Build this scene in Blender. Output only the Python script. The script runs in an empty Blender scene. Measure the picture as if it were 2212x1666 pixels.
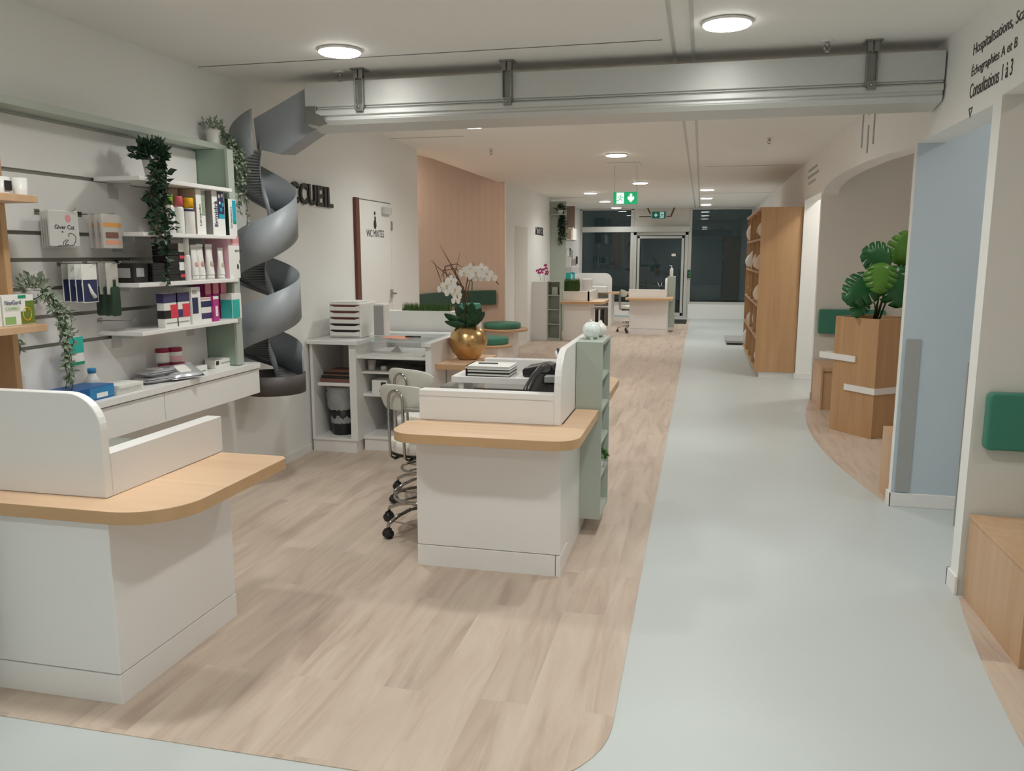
import bpy, bmesh, math, random
from mathutils import Vector, Matrix
random.seed(7)
S = bpy.context.scene
COL = S.collection
# ---------------------------------------------------------------- camera, world, exposure
FPX = 1740.0; CX, CY = 1106.0, 833.0; HC = 1.6
PITCH = math.atan(283 / FPX); YAW = math.atan(410 / math.hypot(FPX, 283))
cam = bpy.data.cameras.new('camera'); cam.sensor_width = 36; cam.lens = FPX / 2212 * 36
cam.clip_start = 0.05; cam.clip_end = 200
camo = bpy.data.objects.new('camera', cam); COL.objects.link(camo)
camo.location = (0, 0, HC); camo.rotation_euler = (math.pi / 2 - PITCH, 0, YAW)
S.camera = camo
W = bpy.data.worlds.new('night'); S.world = W; W.use_nodes = True
bg = W.node_tree.nodes['Background']; bg.inputs[0].default_value = (0.006, 0.009, 0.0092, 1); bg.inputs[1].default_value = 1.0
S.view_settings.view_transform = 'Standard'; S.view_settings.look = 'None'
S.view_settings.gamma = 1; S.view_settings.use_curve_mapping = False
S.view_settings.exposure = 1.6
LAMP = 6.0           # radiance of the ceiling lamp diffusers
BEAM = 27.0          # watts of each downlight beam
# ---------------------------------------------------------------- measuring from the photograph: pixel -> point on a real plane
_fw = Vector((-math.sin(YAW) * math.cos(PITCH), math.cos(YAW) * math.cos(PITCH), -math.sin(PITCH)))
_rt = Vector((math.cos(YAW), math.sin(YAW), 0)); _up = _rt.cross(_fw)
def _ray(u, v): return _fw + _rt * ((u - CX) / FPX) - _up * ((v - CY) / FPX)
def onz(u, v, z=0): d = _ray(u, v); return Vector((0, 0, HC)) + d * ((z - HC) / d.z)
def onx(u, v, x): d = _ray(u, v); return Vector((0, 0, HC)) + d * (x / d.x)
def ony(u, v, y): d = _ray(u, v); return Vector((0, 0, HC)) + d * (y / d.y)
# ---------------------------------------------------------------- materials
def lin(c): c /= 255; return c / 12.92 if c <= .04045 else ((c + .055) / 1.055) ** 2.4
def rgb(r, g, b): return (lin(r), lin(g), lin(b), 1)
def _new(name):
    m = bpy.data.materials.new(name); m.use_nodes = True
    return m, m.node_tree, m.node_tree.nodes['Principled BSDF']
def mat(name, c, rough=.5, metal=0, var=.04, nscale=6, bump=0, spec=None, emit=None, es=0, trans=0, alpha=1, coat=0, sss=0):
    m, t, p = _new(name)
    col = rgb(*c)
    n = t.nodes.new('ShaderNodeTexNoise'); n.inputs['Scale'].default_value = nscale; n.inputs['Detail'].default_value = 3
    tc = t.nodes.new('ShaderNodeTexCoord'); t.links.new(tc.outputs['Object'], n.inputs['Vector'])
    mx = t.nodes.new('ShaderNodeMix'); mx.data_type = 'RGBA'
    mx.inputs[6].default_value = tuple(max(0, k * (1 - var)) for k in col[:3]) + (1,)
    mx.inputs[7].default_value = tuple(min(1, k * (1 + var)) for k in col[:3]) + (1,)
    t.links.new(n.outputs['Fac'], mx.inputs[0]); t.links.new(mx.outputs[2], p.inputs['Base Color'])
    p.inputs['Roughness'].default_value = rough; p.inputs['Metallic'].default_value = metal
    if bump:
        b = t.nodes.new('ShaderNodeBump'); b.inputs['Strength'].default_value = bump; b.inputs['Distance'].default_value = .01
        t.links.new(n.outputs['Fac'], b.inputs['Height']); t.links.new(b.outputs[0], p.inputs['Normal'])
    if spec is not None: p.inputs['Specular IOR Level'].default_value = spec
    if emit: p.inputs['Emission Color'].default_value = rgb(*emit); p.inputs['Emission Strength'].default_value = es
    if trans: p.inputs['Transmission Weight'].default_value = trans
    if coat: p.inputs['Coat Weight'].default_value = coat
    p.inputs['Alpha'].default_value = alpha
    return m
def woodmat(name, c1, c2, axis=0, rough=.42, grain=9):
    m, t, p = _new(name)
    tc = t.nodes.new('ShaderNodeTexCoord'); mp = t.nodes.new('ShaderNodeMapping')
    sc = [grain * 2.2] * 3; sc[axis] = grain * .14; mp.inputs['Scale'].default_value = sc
    n = t.nodes.new('ShaderNodeTexNoise'); n.inputs['Scale'].default_value = 1; n.inputs['Detail'].default_value = 5; n.inputs['Distortion'].default_value = .6
    t.links.new(tc.outputs['Object'], mp.inputs[0]); t.links.new(mp.outputs[0], n.inputs['Vector'])
    mp2 = t.nodes.new('ShaderNodeMapping'); s2 = [6, 6, 6]; s2[axis] = .8; mp2.inputs['Scale'].default_value = s2
    n2 = t.nodes.new('ShaderNodeTexNoise'); n2.inputs['Scale'].default_value = .6; n2.inputs['Detail'].default_value = 2
    t.links.new(tc.outputs['Object'], mp2.inputs[0]); t.links.new(mp2.outputs[0], n2.inputs['Vector'])
    ad = t.nodes.new('ShaderNodeMath'); ad.operation = 'ADD'; t.links.new(n.outputs['Fac'], ad.inputs[0]); t.links.new(n2.outputs['Fac'], ad.inputs[1])
    r = t.nodes.new('ShaderNodeValToRGB'); r.color_ramp.elements[0].position = .35; r.color_ramp.elements[1].position = .68
    hv = t.nodes.new('ShaderNodeMath'); hv.operation = 'MULTIPLY'; hv.inputs[1].default_value = .5
    t.links.new(ad.outputs[0], hv.inputs[0]); t.links.new(hv.outputs[0], r.inputs[0])
    r.color_ramp.elements[0].color = rgb(*c1); r.color_ramp.elements[1].color = rgb(*c2)
    t.links.new(r.outputs[0], p.inputs['Base Color']); p.inputs['Roughness'].default_value = rough
    return m
def plankmat(name):
    m, t, p = _new(name)
    tc = t.nodes.new('ShaderNodeTexCoord'); sp = t.nodes.new('ShaderNodeSeparateXYZ'); cb = t.nodes.new('ShaderNodeCombineXYZ')
    t.links.new(tc.outputs['Object'], sp.inputs[0]); t.links.new(sp.outputs[1], cb.inputs[0]); t.links.new(sp.outputs[0], cb.inputs[1])
    br = t.nodes.new('ShaderNodeTexBrick'); br.offset = .37; br.inputs['Scale'].default_value = 1
    br.inputs['Brick Width'].default_value = 1.25; br.inputs['Row Height'].default_value = .185
    br.inputs['Mortar Size'].default_value = .0012; br.inputs['Mortar Smooth'].default_value = .3
    br.inputs['Color1'].default_value = (0, 0, 0, 1); br.inputs['Color2'].default_value = (1, 1, 1, 1); br.inputs['Mortar'].default_value = (.5, .5, .5, 1)
    t.links.new(cb.outputs[0], br.inputs['Vector'])
    mp = t.nodes.new('ShaderNodeMapping'); mp.inputs['Scale'].default_value = (11, 1.2, 1)
    off = t.nodes.new('ShaderNodeVectorMath'); off.operation = 'ADD'
    mul = t.nodes.new('ShaderNodeVectorMath'); mul.operation = 'SCALE'; mul.inputs['Scale'].default_value = 7
    t.links.new(br.outputs['Color'], mul.inputs[0]); t.links.new(tc.outputs['Object'], off.inputs[0]); t.links.new(mul.outputs[0], off.inputs[1])
    t.links.new(off.outputs[0], mp.inputs[0])
    n = t.nodes.new('ShaderNodeTexNoise'); n.inputs['Scale'].default_value = 1; n.inputs['Detail'].default_value = 5; n.inputs['Roughness'].default_value = .6; n.inputs['Distortion'].default_value = .8
    t.links.new(mp.outputs[0], n.inputs['Vector'])
    r = t.nodes.new('ShaderNodeValToRGB'); e = r.color_ramp.elements
    e[0].position = .30; e[0].color = rgb(185, 164, 148); e[1].position = .76; e[1].color = rgb(217, 201, 185)
    k = e.new(.48); k.color = rgb(204, 185, 168)
    t.links.new(n.outputs['Fac'], r.inputs[0])
    hs = t.nodes.new('ShaderNodeMix'); hs.data_type = 'RGBA'; hs.blend_type = 'MULTIPLY'; hs.inputs[0].default_value = 1
    rr = t.nodes.new('ShaderNodeMapRange'); rr.inputs[3].default_value = .93; rr.inputs[4].default_value = 1.03
    t.links.new(br.outputs['Color'], rr.inputs[0]); t.links.new(r.outputs[0], hs.inputs[6]); t.links.new(rr.outputs[0], hs.inputs[7])
    t.links.new(hs.outputs[2], p.inputs['Base Color']); p.inputs['Roughness'].default_value = .42; p.inputs['Specular IOR Level'].default_value = .35
    return m
def ribmat(name, c):
    m, t, p = _new(name)
    tc = t.nodes.new('ShaderNodeTexCoord'); w = t.nodes.new('ShaderNodeTexWave'); w.bands_direction = 'Z'; w.inputs['Scale'].default_value = 18
    t.links.new(tc.outputs['Object'], w.inputs['Vector'])
    b = t.nodes.new('ShaderNodeBump'); b.inputs['Strength'].default_value = .5; b.inputs['Distance'].default_value = .01
    t.links.new(w.outputs['Fac'], b.inputs['Height']); t.links.new(b.outputs[0], p.inputs['Normal'])
    p.inputs['Base Color'].default_value = rgb(*c); p.inputs['Roughness'].default_value = .4; p.inputs['Metallic'].default_value = .2
    return m
M = {}
M['wall'] = mat('white_wall_paint', (242, 242, 239), .75, var=.015, nscale=3)
M['ceil'] = mat('ceiling_paint', (244, 243, 239), .6, var=.015, nscale=2)
M['lam'] = mat('white_laminate', (240, 238, 236), .33, var=.012, nscale=2, spec=.4)
M['lam2'] = mat('white_laminate_joint', (196, 192, 187), .5)
M['vinyl'] = mat('grey_vinyl_floor', (204, 210, 209), .38, var=.03, nscale=1.3, spec=.35)
M['plank'] = plankmat('oak_vinyl_planks')
M['oak'] = woodmat('light_oak_counter', (216, 180, 146), (230, 198, 165), 0, .4)
M['oakedge'] = woodmat('light_oak_edge', (198, 160, 118), (210, 172, 130), 0, .45)
M['oakp'] = woodmat('oak_panel', (182, 142, 102), (202, 163, 120), 2, .45)
M['oakn'] = woodmat('niche_oak', (196, 158, 122), (215, 180, 144), 2, .45)
M['sage'] = mat('sage_green_panel', (182, 191, 180), .45, var=.02)
M['sage_d'] = mat('sage_green_shaded', (152, 172, 154), .5, var=.02)  # darker sage; shade of the slatwall end panel is mixed into this colour
M['teal'] = mat('teal_leatherette', (66, 132, 112), .42, var=.05, nscale=20, bump=.05)
M['tealShade'] = mat('shaded_teal_leatherette', (50, 86, 72), .45, var=.05, nscale=20)  # teal again, with the shade on the niche cushion put into the colour
M['walnut'] = mat('walnut_panel', (122, 100, 88), .5)
M['gdesk'] = mat('grey_glass_desktop', (158, 155, 150), .06, var=.01, alpha=.82)
M['pink'] = mat('terracotta_pink_wall', (214, 194, 178), .7, var=.015, nscale=2)
M['blue'] = mat('pale_blue_wall', (196, 208, 216), .6, var=.015, nscale=2)
M['greyp'] = mat('warm_grey_wall', (226, 222, 214), .7, var=.015, nscale=2)
M['alu'] = mat('brushed_aluminium', (205, 206, 203), .45, .35, var=.03, nscale=30)
M['aluD'] = mat('dark_aluminium', (96, 97, 94), .4, .5)
M['galv'] = mat('galvanised_bracket', (140, 140, 136), .35, .8, var=.1, nscale=40)
M['chute'] = mat('grey_chute_metal', (160, 165, 170), .5, .1, var=.03, nscale=5)
M['chuteD'] = mat('dark_chute_pan', (88, 82, 80), .5, .2)
M['chuteR'] = ribmat('ribbed_chute_floor', (136, 139, 140))
M['chrome'] = mat('chrome', (176, 173, 168), .12, 1, var=.01)
M['slot'] = mat('aluminium_slot', (150, 149, 142), .35, .7)
M['black'] = mat('black_plastic', (28, 27, 27), .35, var=.1)
M['black2'] = mat('matt_black', (34, 31, 29), .6)
M['letter'] = mat('charcoal_lettering', (46, 42, 40), .5)
M['dgrey'] = mat('dark_grey_print', (80, 80, 78), .5)
M['grey'] = mat('grey_plastic', (168, 168, 166), .45)
M['lgrey'] = mat('light_grey_plastic', (205, 205, 202), .4)
M['white'] = mat('white_plastic', (238, 236, 232), .35, var=.01)
M['seat'] = mat('white_leatherette', (236, 232, 222), .4, var=.02, bump=.03, nscale=25)
M['backr'] = mat('cream_back_shell', (214, 212, 202), .35)
M['gold'] = mat('hammered_gold', (205, 168, 116), .27, 1, var=.2, nscale=9, bump=.25)
M['mint'] = mat('mint_glaze', (236, 244, 240), .12, coat=.5)
M['petal'] = mat('white_petals', (246, 242, 236), .5, var=.02)
M['petalc'] = mat('petal_centre', (222, 190, 120), .5)
M['mag'] = mat('magenta_petals', (200, 50, 130), .5)
M['leafd'] = mat('dark_green_leaf', (34, 66, 42), .4, var=.25, nscale=14)
M['leafo'] = mat('orchid_leaf', (36, 74, 44), .35, var=.15, nscale=10)
M['leafm'] = mat('monstera_leaf', (34, 98, 50), .35, var=.2, nscale=10)
M['leafl'] = mat('monstera_young_leaf', (84, 134, 44), .35, var=.2, nscale=10)
M['leafs'] = mat('silver_green_leaf', (150, 164, 142), .55, var=.2, nscale=20)
M['leafg'] = mat('green_leaf', (92, 138, 70), .5, var=.25, nscale=20)
M['grass'] = mat('artificial_grass', (80, 112, 52), .6, var=.3, nscale=30)
M['stem'] = mat('brown_twig', (104, 72, 54), .7, var=.2, nscale=30)
M['stemg'] = mat('green_stem', (60, 84, 44), .5)
M['soil'] = mat('soil', (70, 48, 34), .9, var=.3, nscale=60, bump=.5)
M['pot'] = mat('white_pot', (232, 232, 226), .35)
M['paper'] = mat('paper', (240, 239, 234), .6, var=.01)
M['salmon'] = mat('salmon_paper', (226, 158, 130), .6)
M['brownb'] = mat('brown_magazines', (122, 84, 72), .6, var=.3, nscale=50)
M['bag'] = mat('clear_bin_liner', (235, 238, 240), .15, var=.05, nscale=30, bump=.8, alpha=.42)
M['film'] = mat('clear_packaging', (225, 220, 214), .12, bump=.4, nscale=40, alpha=.6)
M['foil'] = mat('silver_pouch', (186, 186, 190), .3, .3, var=.1, nscale=20, bump=.3)
M['beige'] = mat('beige_carton', (196, 178, 158), .55)
M['redb'] = mat('dark_red_edge', (112, 66, 56), .5)
M['cotton'] = mat('cream_sack', (222, 208, 190), .7, var=.15, nscale=12, bump=.3)
for k, c in dict(navy=(44, 52, 92), indigo=(66, 60, 104), red=(226, 66, 84), crimson=(152, 30, 66), magenta=(186, 56, 134), pinkl=(240, 190, 204),
                 tealp=(50, 184, 172), cyan=(20, 168, 190), lime=(140, 204, 40), yellow=(240, 180, 10), coral=(214, 96, 110), bluep=(30, 92, 158),
                 capblue=(52, 134, 190), green=(20, 150, 110), greend=(40, 66, 48), orange=(222, 160, 90), olive=(110, 130, 50), pinks=(222, 150, 152),
                 pgreen=(150, 190, 120), skin=(206, 160, 140)).items():
    M[k] = mat('print_' + k, c, .4)
def emis(name, c, s):
    m, t, p = _new(name); p.inputs['Base Color'].default_value = rgb(*c)
    p.inputs['Emission Color'].default_value = rgb(*c); p.inputs['Emission Strength'].default_value = s; return m
M['lamp'] = emis('lamp_diffuser', (255, 253, 248), LAMP)
M['lamp2'] = emis('bare_lamp', (255, 252, 246), 34)
M['cove'] = emis('cove_light', (255, 238, 224), 34)
M['exitg'] = emis('exit_sign_green', (0, 160, 100), .18)
M['exitw'] = emis('exit_sign_white', (240, 255, 250), .35)
M['exitgd'] = emis('exit_sign_dim_green', (0, 110, 92), .06)
M['exitwd'] = emis('exit_sign_dim_white', (190, 225, 220), .12)
def glass(name, c, rough=0.0, ior=1.45):
    m, t, p = _new(name); p.inputs['Base Color'].default_value = rgb(*c); p.inputs['Transmission Weight'].default_value = 1
    p.inputs['Roughness'].default_value = rough; p.inputs['IOR'].default_value = ior; return m
M['glass'] = glass('window_glass', (214, 226, 226))
M['gtop'] = mat('glass_top', (206, 222, 218), .03, var=.01, alpha=.22)
# ---------------------------------------------------------------- object helpers
ORG = {}
def _org(p): return ORG.get(p.name, Vector((0, 0, 0))) if p else Vector((0, 0, 0))
def thing(name, label, cat, loc=(0, 0, 0), group=None, kind=None):
    o = bpy.data.objects.new(name, None); COL.objects.link(o); o.empty_display_size = .05
    o.location = loc; ORG[o.name] = Vector(loc)
    tag(o, label, cat, group, kind); return o
def tag(o, label=None, cat=None, group=None, kind=None):
    if label: o['label'] = label
    if cat: o['category'] = cat
    if group: o['group'] = group
    if kind: o['kind'] = kind
    return o
class MB:
    def __init__(s): s.v = []; s.f = []; s.m = []; s.sm = []
    def add(s, vs, fs, mi=0, smooth=False):
        b = len(s.v); s.v += [tuple(p) for p in vs]
        for f in fs: s.f.append([b + i for i in f]); s.m.append(mi); s.sm.append(smooth)
        return s
    def box(s, x0, y0, z0, x1, y1, z1, mi=0):
        if x0 > x1: x0, x1 = x1, x0
        if y0 > y1: y0, y1 = y1, y0
        if z0 > z1: z0, z1 = z1, z0
        v = [(x0, y0, z0), (x1, y0, z0), (x1, y1, z0), (x0, y1, z0), (x0, y0, z1), (x1, y0, z1), (x1, y1, z1), (x0, y1, z1)]
        return s.add(v, [(0, 3, 2, 1), (4, 5, 6, 7), (0, 1, 5, 4), (1, 2, 6, 5), (2, 3, 7, 6), (3, 0, 4, 7)], mi)
    def prism(s, poly, a, b, axis='z', mi=0, smooth=False):
        """poly 2D; extruded from a to b along axis. z:(x,y) x:(y,z) y:(x,z)"""
        n = len(poly)
        def P(p, t): return (p[0], p[1], t) if axis == 'z' else ((t, p[0], p[1]) if axis == 'x' else (p[0], t, p[1]))
        v = [P(p, a) for p in poly] + [P(p, b) for p in poly]
        s.add(v, [tuple(range(n))[::-1], tuple(range(n, 2 * n))], mi)
        bse = len(s.v) - 2 * n
        for i in range(n):
            j = (i + 1) % n; s.f.append([bse + i, bse + j, bse + n + j, bse + n + i]); s.m.append(mi); s.sm.append(smooth)
        return s
    def tube(s, path, r, n=8, mi=0, cap=True):
        path = [Vector(p) for p in path]; rs = r if isinstance(r, (list, tuple)) else [r] * len(path)
        rings = []; up = None
        for i, p in enumerate(path):
            a = path[max(i - 1, 0)]; b = path[min(i + 1, len(path) - 1)]; d = (b - a)
            d = d.normalized() if d.length > 1e-9 else Vector((0, 0, 1))
            if up is None: up = Vector((0, 0, 1)) if abs(d.z) < .9 else Vector((1, 0, 0))
            x = d.cross(up)
            if x.length < 1e-5: x = d.cross(Vector((0, 1, .1)))
            x.normalize(); y = x.cross(d).normalized(); up = y
            rings.append([p + (x * math.cos(2 * math.pi * k / n) + y * math.sin(2 * math.pi * k / n)) * rs[i] for k in range(n)])
        v = [q for rg in rings for q in rg]; f = []
        for i in range(len(rings) - 1):
            for k in range(n):
                f.append((i * n + k, i * n + (k + 1) % n, (i + 1) * n + (k + 1) % n, (i + 1) * n + k))
        if cap: f += [tuple(range(n))[::-1], tuple(range((len(rings) - 1) * n, len(rings) * n))]
        return s.add(v, f, mi, True)
    def lathe(s, prof, c, n=24, mi=0, squash=1, cap=True):
        """prof list (r,z) about vertical axis through c=(x,y,z)"""
        v = [(c[0] + r * math.cos(2 * math.pi * k / n), c[1] + squash * r * math.sin(2 * math.pi * k / n), c[2] + z) for r, z in prof for k in range(n)]
        f = []
        for i in range(len(prof) - 1):
            for k in range(n): f.append((i * n + k, i * n + (k + 1) % n, (i + 1) * n + (k + 1) % n, (i + 1) * n + k))
        if cap: f += [tuple(range(n))[::-1], tuple(range((len(prof) - 1) * n, len(prof) * n))]
        return s.add(v, f, mi, True)
    def ball(s, c, rx, ry, rz, n=16, m=10, mi=0, rot=None):
        v = []; f = []
        for i in range(m + 1):
            t = math.pi * i / m
            for k in range(n):
                q = Vector((rx * math.sin(t) * math.cos(2 * math.pi * k / n), ry * math.sin(t) * math.sin(2 * math.pi * k / n), rz * math.cos(t)))
                if rot: q = rot @ q
                v.append(Vector(c) + q)
        for i in range(m):
            for k in range(n): f.append((i * n + k, (i + 1) * n + k, (i + 1) * n + (k + 1) % n, i * n + (k + 1) % n))
        return s.add(v, f, mi, True)
    def quad(s, O, u, v, mi=0):
        O = Vector(O); u = Vector(u); v = Vector(v); return s.add([O, O + u, O + u + v, O + v], [(0, 1, 2, 3)], mi)
    def build(s, name, mats, parent=None, bevel=0, seg=2, label=None, solid=0, subsurf=0, weld=False):
        if not isinstance(mats, (list, tuple)): mats = [mats]
        mats = [M[k] if isinstance(k, str) else k for k in mats]
        if parent: o0 = _org(parent)
        else:
            xs = [p[0] for p in s.v]; ys = [p[1] for p in s.v]; zs = [p[2] for p in s.v]
            o0 = Vector(((min(xs) + max(xs)) / 2, (min(ys) + max(ys)) / 2, min(zs)))
        me = bpy.data.meshes.new(name)
        me.from_pydata([(p[0] - o0.x, p[1] - o0.y, p[2] - o0.z) for p in s.v], [], s.f)
        for m in mats: me.materials.append(m)
        for i, p in enumerate(me.polygons): p.material_index = s.m[i]; p.use_smooth = s.sm[i]
        me.validate()
        bm = bmesh.new(); bm.from_mesh(me)
        if weld: bmesh.ops.remove_doubles(bm, verts=bm.verts, dist=1e-5)
        bmesh.ops.recalc_face_normals(bm, faces=bm.faces); bm.to_mesh(me); bm.free()
        o = bpy.data.objects.new(name, me); COL.objects.link(o)
        if parent: o.parent = parent
        else: o.location = o0
        ORG[o.name] = Vector(o0)
        if solid: md = o.modifiers.new('s', 'SOLIDIFY'); md.thickness = solid; md.offset = 0
        if bevel: md = o.modifiers.new('b', 'BEVEL'); md.width = bevel; md.segments = seg; md.limit_method = 'ANGLE'; md.angle_limit = .9
        if subsurf: md = o.modifiers.new('u', 'SUBSURF'); md.levels = subsurf; md.render_levels = subsurf
        if label: o['label'] = label
        return o
def rrect(x0, y0, x1, y1, r, corners=(1, 1, 1, 1), n=8):
    """rounded rectangle ccw; corners = (x0y0, x1y0, x1y1, x0y1)"""
    P = []
    cs = [(x0, y0, 180), (x1, y0, 270), (x1, y1, 0), (x0, y1, 90)]
    for (x, y, a), c in zip(cs, corners):
        rr = r if c is 1 or c == 1 else (c if c else 0)
        if not rr: P.append((x, y)); continue
        cx = x + rr if x == x0 else x - rr; cy = y + rr if y == y0 else y - rr
        for k in range(n + 1):
            t = math.radians(a + 90 * k / n); P.append((cx + rr * math.cos(t), cy + rr * math.sin(t)))
    return P
FR = {'+x': (Vector((0, 1, 0)), Vector((0, 0, 1)), Vector((1, 0, 0))), '-y': (Vector((1, 0, 0)), Vector((0, 0, 1)), Vector((0, -1, 0))),
      '-x': (Vector((0, -1, 0)), Vector((0, 0, 1)), Vector((-1, 0, 0))), '+z': (Vector((1, 0, 0)), Vector((0, 1, 0)), Vector((0, 0, 1)))}
def text(s, m, O, face, w, h, parent=None, depth=.001, bold=0, name='lettering', up=None):
    cu = bpy.data.curves.new('t', 'FONT'); cu.body = s; cu.size = 1; cu.extrude = .001; cu.offset = bold; cu.resolution_u = 3
    to = bpy.data.objects.new('t', cu); COL.objects.link(to)
    bpy.context.view_layer.update(); dg = bpy.context.evaluated_depsgraph_get()
    me = to.evaluated_get(dg).to_mesh(); vs = [v.co.copy() for v in me.vertices]; fs = [tuple(p.vertices) for p in me.polygons]
    to.to_mesh_clear() if False else None
    x0 = min(v.x for v in vs); x1 = max(v.x for v in vs); y0 = min(v.y for v in vs); y1 = max(v.y for v in vs)
    u, v_, n = FR[face]
    if up: u, v_ = up
    O = Vector(O)
    out = [O + u * ((q.x - x0) / (x1 - x0) * w) + v_ * ((q.y - y0) / (y1 - y0) * h) + n * (depth if q.z > 0 else 0.0003) for q in vs]
    bpy.data.objects.remove(to); bpy.data.curves.remove(cu)
    return MB().add(out, fs).build(name, m, parent)
def panel(parent, m, O, face, w, h, t=.0006, name='printed_panel'):
    u, v, n = FR[face]; O = Vector(O); A = O + n * t
    vs = [O, O + u * w, O + u * w + v * h, O + v * h, A, A + u * w, A + u * w + v * h, A + v * h]
    return MB().add(vs, [(0, 3, 2, 1), (4, 5, 6, 7), (0, 1, 5, 4), (1, 2, 6, 5), (2, 3, 7, 6), (3, 0, 4, 7)]).build(name, m, parent)
def struct(name, mb, m, **k):
    o = mb.build(name, m, **k); o['kind'] = 'structure'; return o
def copy_tree(o, parent=None):
    c = o.copy(); COL.objects.link(c); ORG[c.name] = ORG.get(o.name, Vector())
    if parent: c.parent = parent
    for ch in list(o.children): copy_tree(ch, c)
    return c
ZC = 2.74; XL = -3.08; XR = 1.24; YF = 21.0; YB = -3.6
# ================================================================ SETTING
struct('floor', MB().box(-5.2, YB, -.1, 4.2, YF + .4, 0), 'vinyl')
pl = [(-3.08, 2.13)] + [(-.24 - .42 + .42 * math.cos(t), 2.13 + .42 + .42 * math.sin(t)) for t in [math.radians(-90 + 9 * k) for k in range(11)]] + [(-.24, 20.6), (-3.08, 20.6)]
struct('floor', MB().prism(pl, .0, .003), 'plank')
def nichefloor(y0, y1, sag):
    arc = []
    for k in range(25):
        t = -1 + 2 * k / 24; y = (y0 + y1) / 2 + t * (y1 - y0) / 2; arc.append((XR - sag * (1 - t * t), y))
    return MB().prism([(3.0, y0)] + arc + [(3.0, y1)], 0, .003)
struct('floor', nichefloor(5.45, 9.40, .22), 'plank')
struct('floor', nichefloor(.2, 3.98, .17), 'plank')
struct('floor', MB().box(-5.0, 8.7, 0, XL, 12.9, .003), 'plank')
cl = struct('ceiling', MB().box(XL - .12, YB, ZC, 4.2, YF + .4, ZC + .1), 'ceil')
struct('ceiling', MB().box(-5.2, 8.5, 3.0, XL - .12, 13.2, 3.1), 'ceil')
sm = MB()
for (x0, y0, x1, y1) in [(-3.06, 4.63, -.25, 4.638), (-3.06, 7.82, -2.3, 7.828), (-3.06, 1.3, -.25, 1.308), (.0, 11.2, 1.2, 11.208), (-.02, 16.0, 1.2, 16.008), (-3.06, 16.5, -2.3, 16.508)]:
    sm.box(x0, y0, ZC - .002, x1, y1, ZC + .01)
struct('trim_1', sm, 'aluD')
struct('trim_2', MB().box(-.205, YB, ZC - .006, -.185, YF, ZC + .01).box(-.10, YB, ZC - .006, -.08, YF, ZC + .01), 'alu')
struct('trim_3', MB().box(-.185, YB, ZC - .001, -.10, YF, ZC + .01), 'ceil')
# left wall, with the WC door opening closed by its leaf
struct('wall_left', MB().box(XL - .12, YB, 0, XL, 8.64, ZC), 'wall')
struct('wall_left', MB().box(XL - .12, 12.80, 0, XL, YF, ZC), 'wall')
# curved pink wall of the left waiting niche
arc = [(-4.05, 8.5), (-4.05, 10.6)] + [(-4.05 + .97 * (1 - math.cos(t)), 10.6 + 2.2 * math.sin(t)) for t in [math.radians(90 * k / 16) for k in range(1, 17)]]
out = [(-4.2, 8.5), (-4.2, 13.0), (-3.08, 13.0)]
struct('wall_niche', MB().prism([(x if x > -3.5 or True else x, y) for x, y in arc][:-1] + [(-3.10, 12.79), (-3.10, 13.0), (-4.2, 13.0), (-4.2, 8.5)], 0, 3.0), 'pink')
struct('wall_niche', MB().box(-5.0, 8.52, 0, XL - .1, 8.64, 3.0), 'pink')
struct('wall_back', MB().box(-3.2, YB - .1, 0, 4.2, YB, ZC), 'wall')
struct('wall_right', MB().box(XR, YB, 0, XR + .12, .2, ZC), 'wall')
# header over the niches of the right wall, lower edge with rounded ends
def header(y0, y1, r):
    pts = [(y0, ZC), (y0, 2.06 if r else 2.26)]
    if r:
        n = 10; zt = 2.345
        for k in range(n + 1):
            t = math.radians(90 * k / n); pts.append((y0 + r * 1.6 * (1 - math.cos(t)), 2.06 + (zt - 2.06) * math.sin(t)))
        for k in range(n + 1):
            t = math.radians(90 - 90 * k / n); pts.append((y1 - r * 1.6 * (1 - math.cos(t)), 2.06 + (zt - 2.06) * math.sin(t)))
    else: pts.append((y1, 2.26))
    pts.append((y1, ZC)); return pts
struct('wall_right', MB().prism([(5.50, ZC), (5.50, 2.24), (6.2, 2.29), (7.0, 2.325), (8.0, 2.345), (8.6, 2.342), (8.95, 2.33), (9.2, 2.305), (9.33, 2.275), (9.40, 2.235), (9.40, ZC)], XR, XR + .16, 'x'), 'wall')
struct('wall_right', MB().prism([(.2, ZC), (.2, 2.2), (.3, 2.28), (.6, 2.33), (1.6, 2.345), (3.0, 2.32), (4.02, 2.28), (4.02, ZC)], XR, XR + .16, 'x'), 'wall')
struct('wall_right', MB().box(XR, 4.13, 2.26, XR + .16, 5.43, ZC), 'wall')
struct('wall_right', MB().box(XR, 9.5, 2.27, XR + .16, 10.95, ZC), 'wall')
struct('wall_right', MB().box(XR, 10.95, 0, XR + .12, YF, ZC), 'wall')
def partition(y0, y1, mf, mb_, face):
    o = MB().box(XR, y0, 0, 3.0, y1, ZC)
    o.m = [0, 0, 1 if face == '-y' else 0, 0, 0, 0]
    return struct('wall_right', o, [mf, mb_])
partition(4.02, 4.13, 'wall', 'greyp', '-y')
partition(5.43, 5.50, 'wall', 'blue', '-y')
partition(9.40, 9.50, 'wall', 'greyp', '-y')
struct('wall_right', MB().box(XR + .12, 10.95, 0, 3.0, 11.05, ZC), 'wall')
struct('wall_outer', MB().box(3.0, YB, 0, 3.1, 11.05, ZC), 'greyp')
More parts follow.
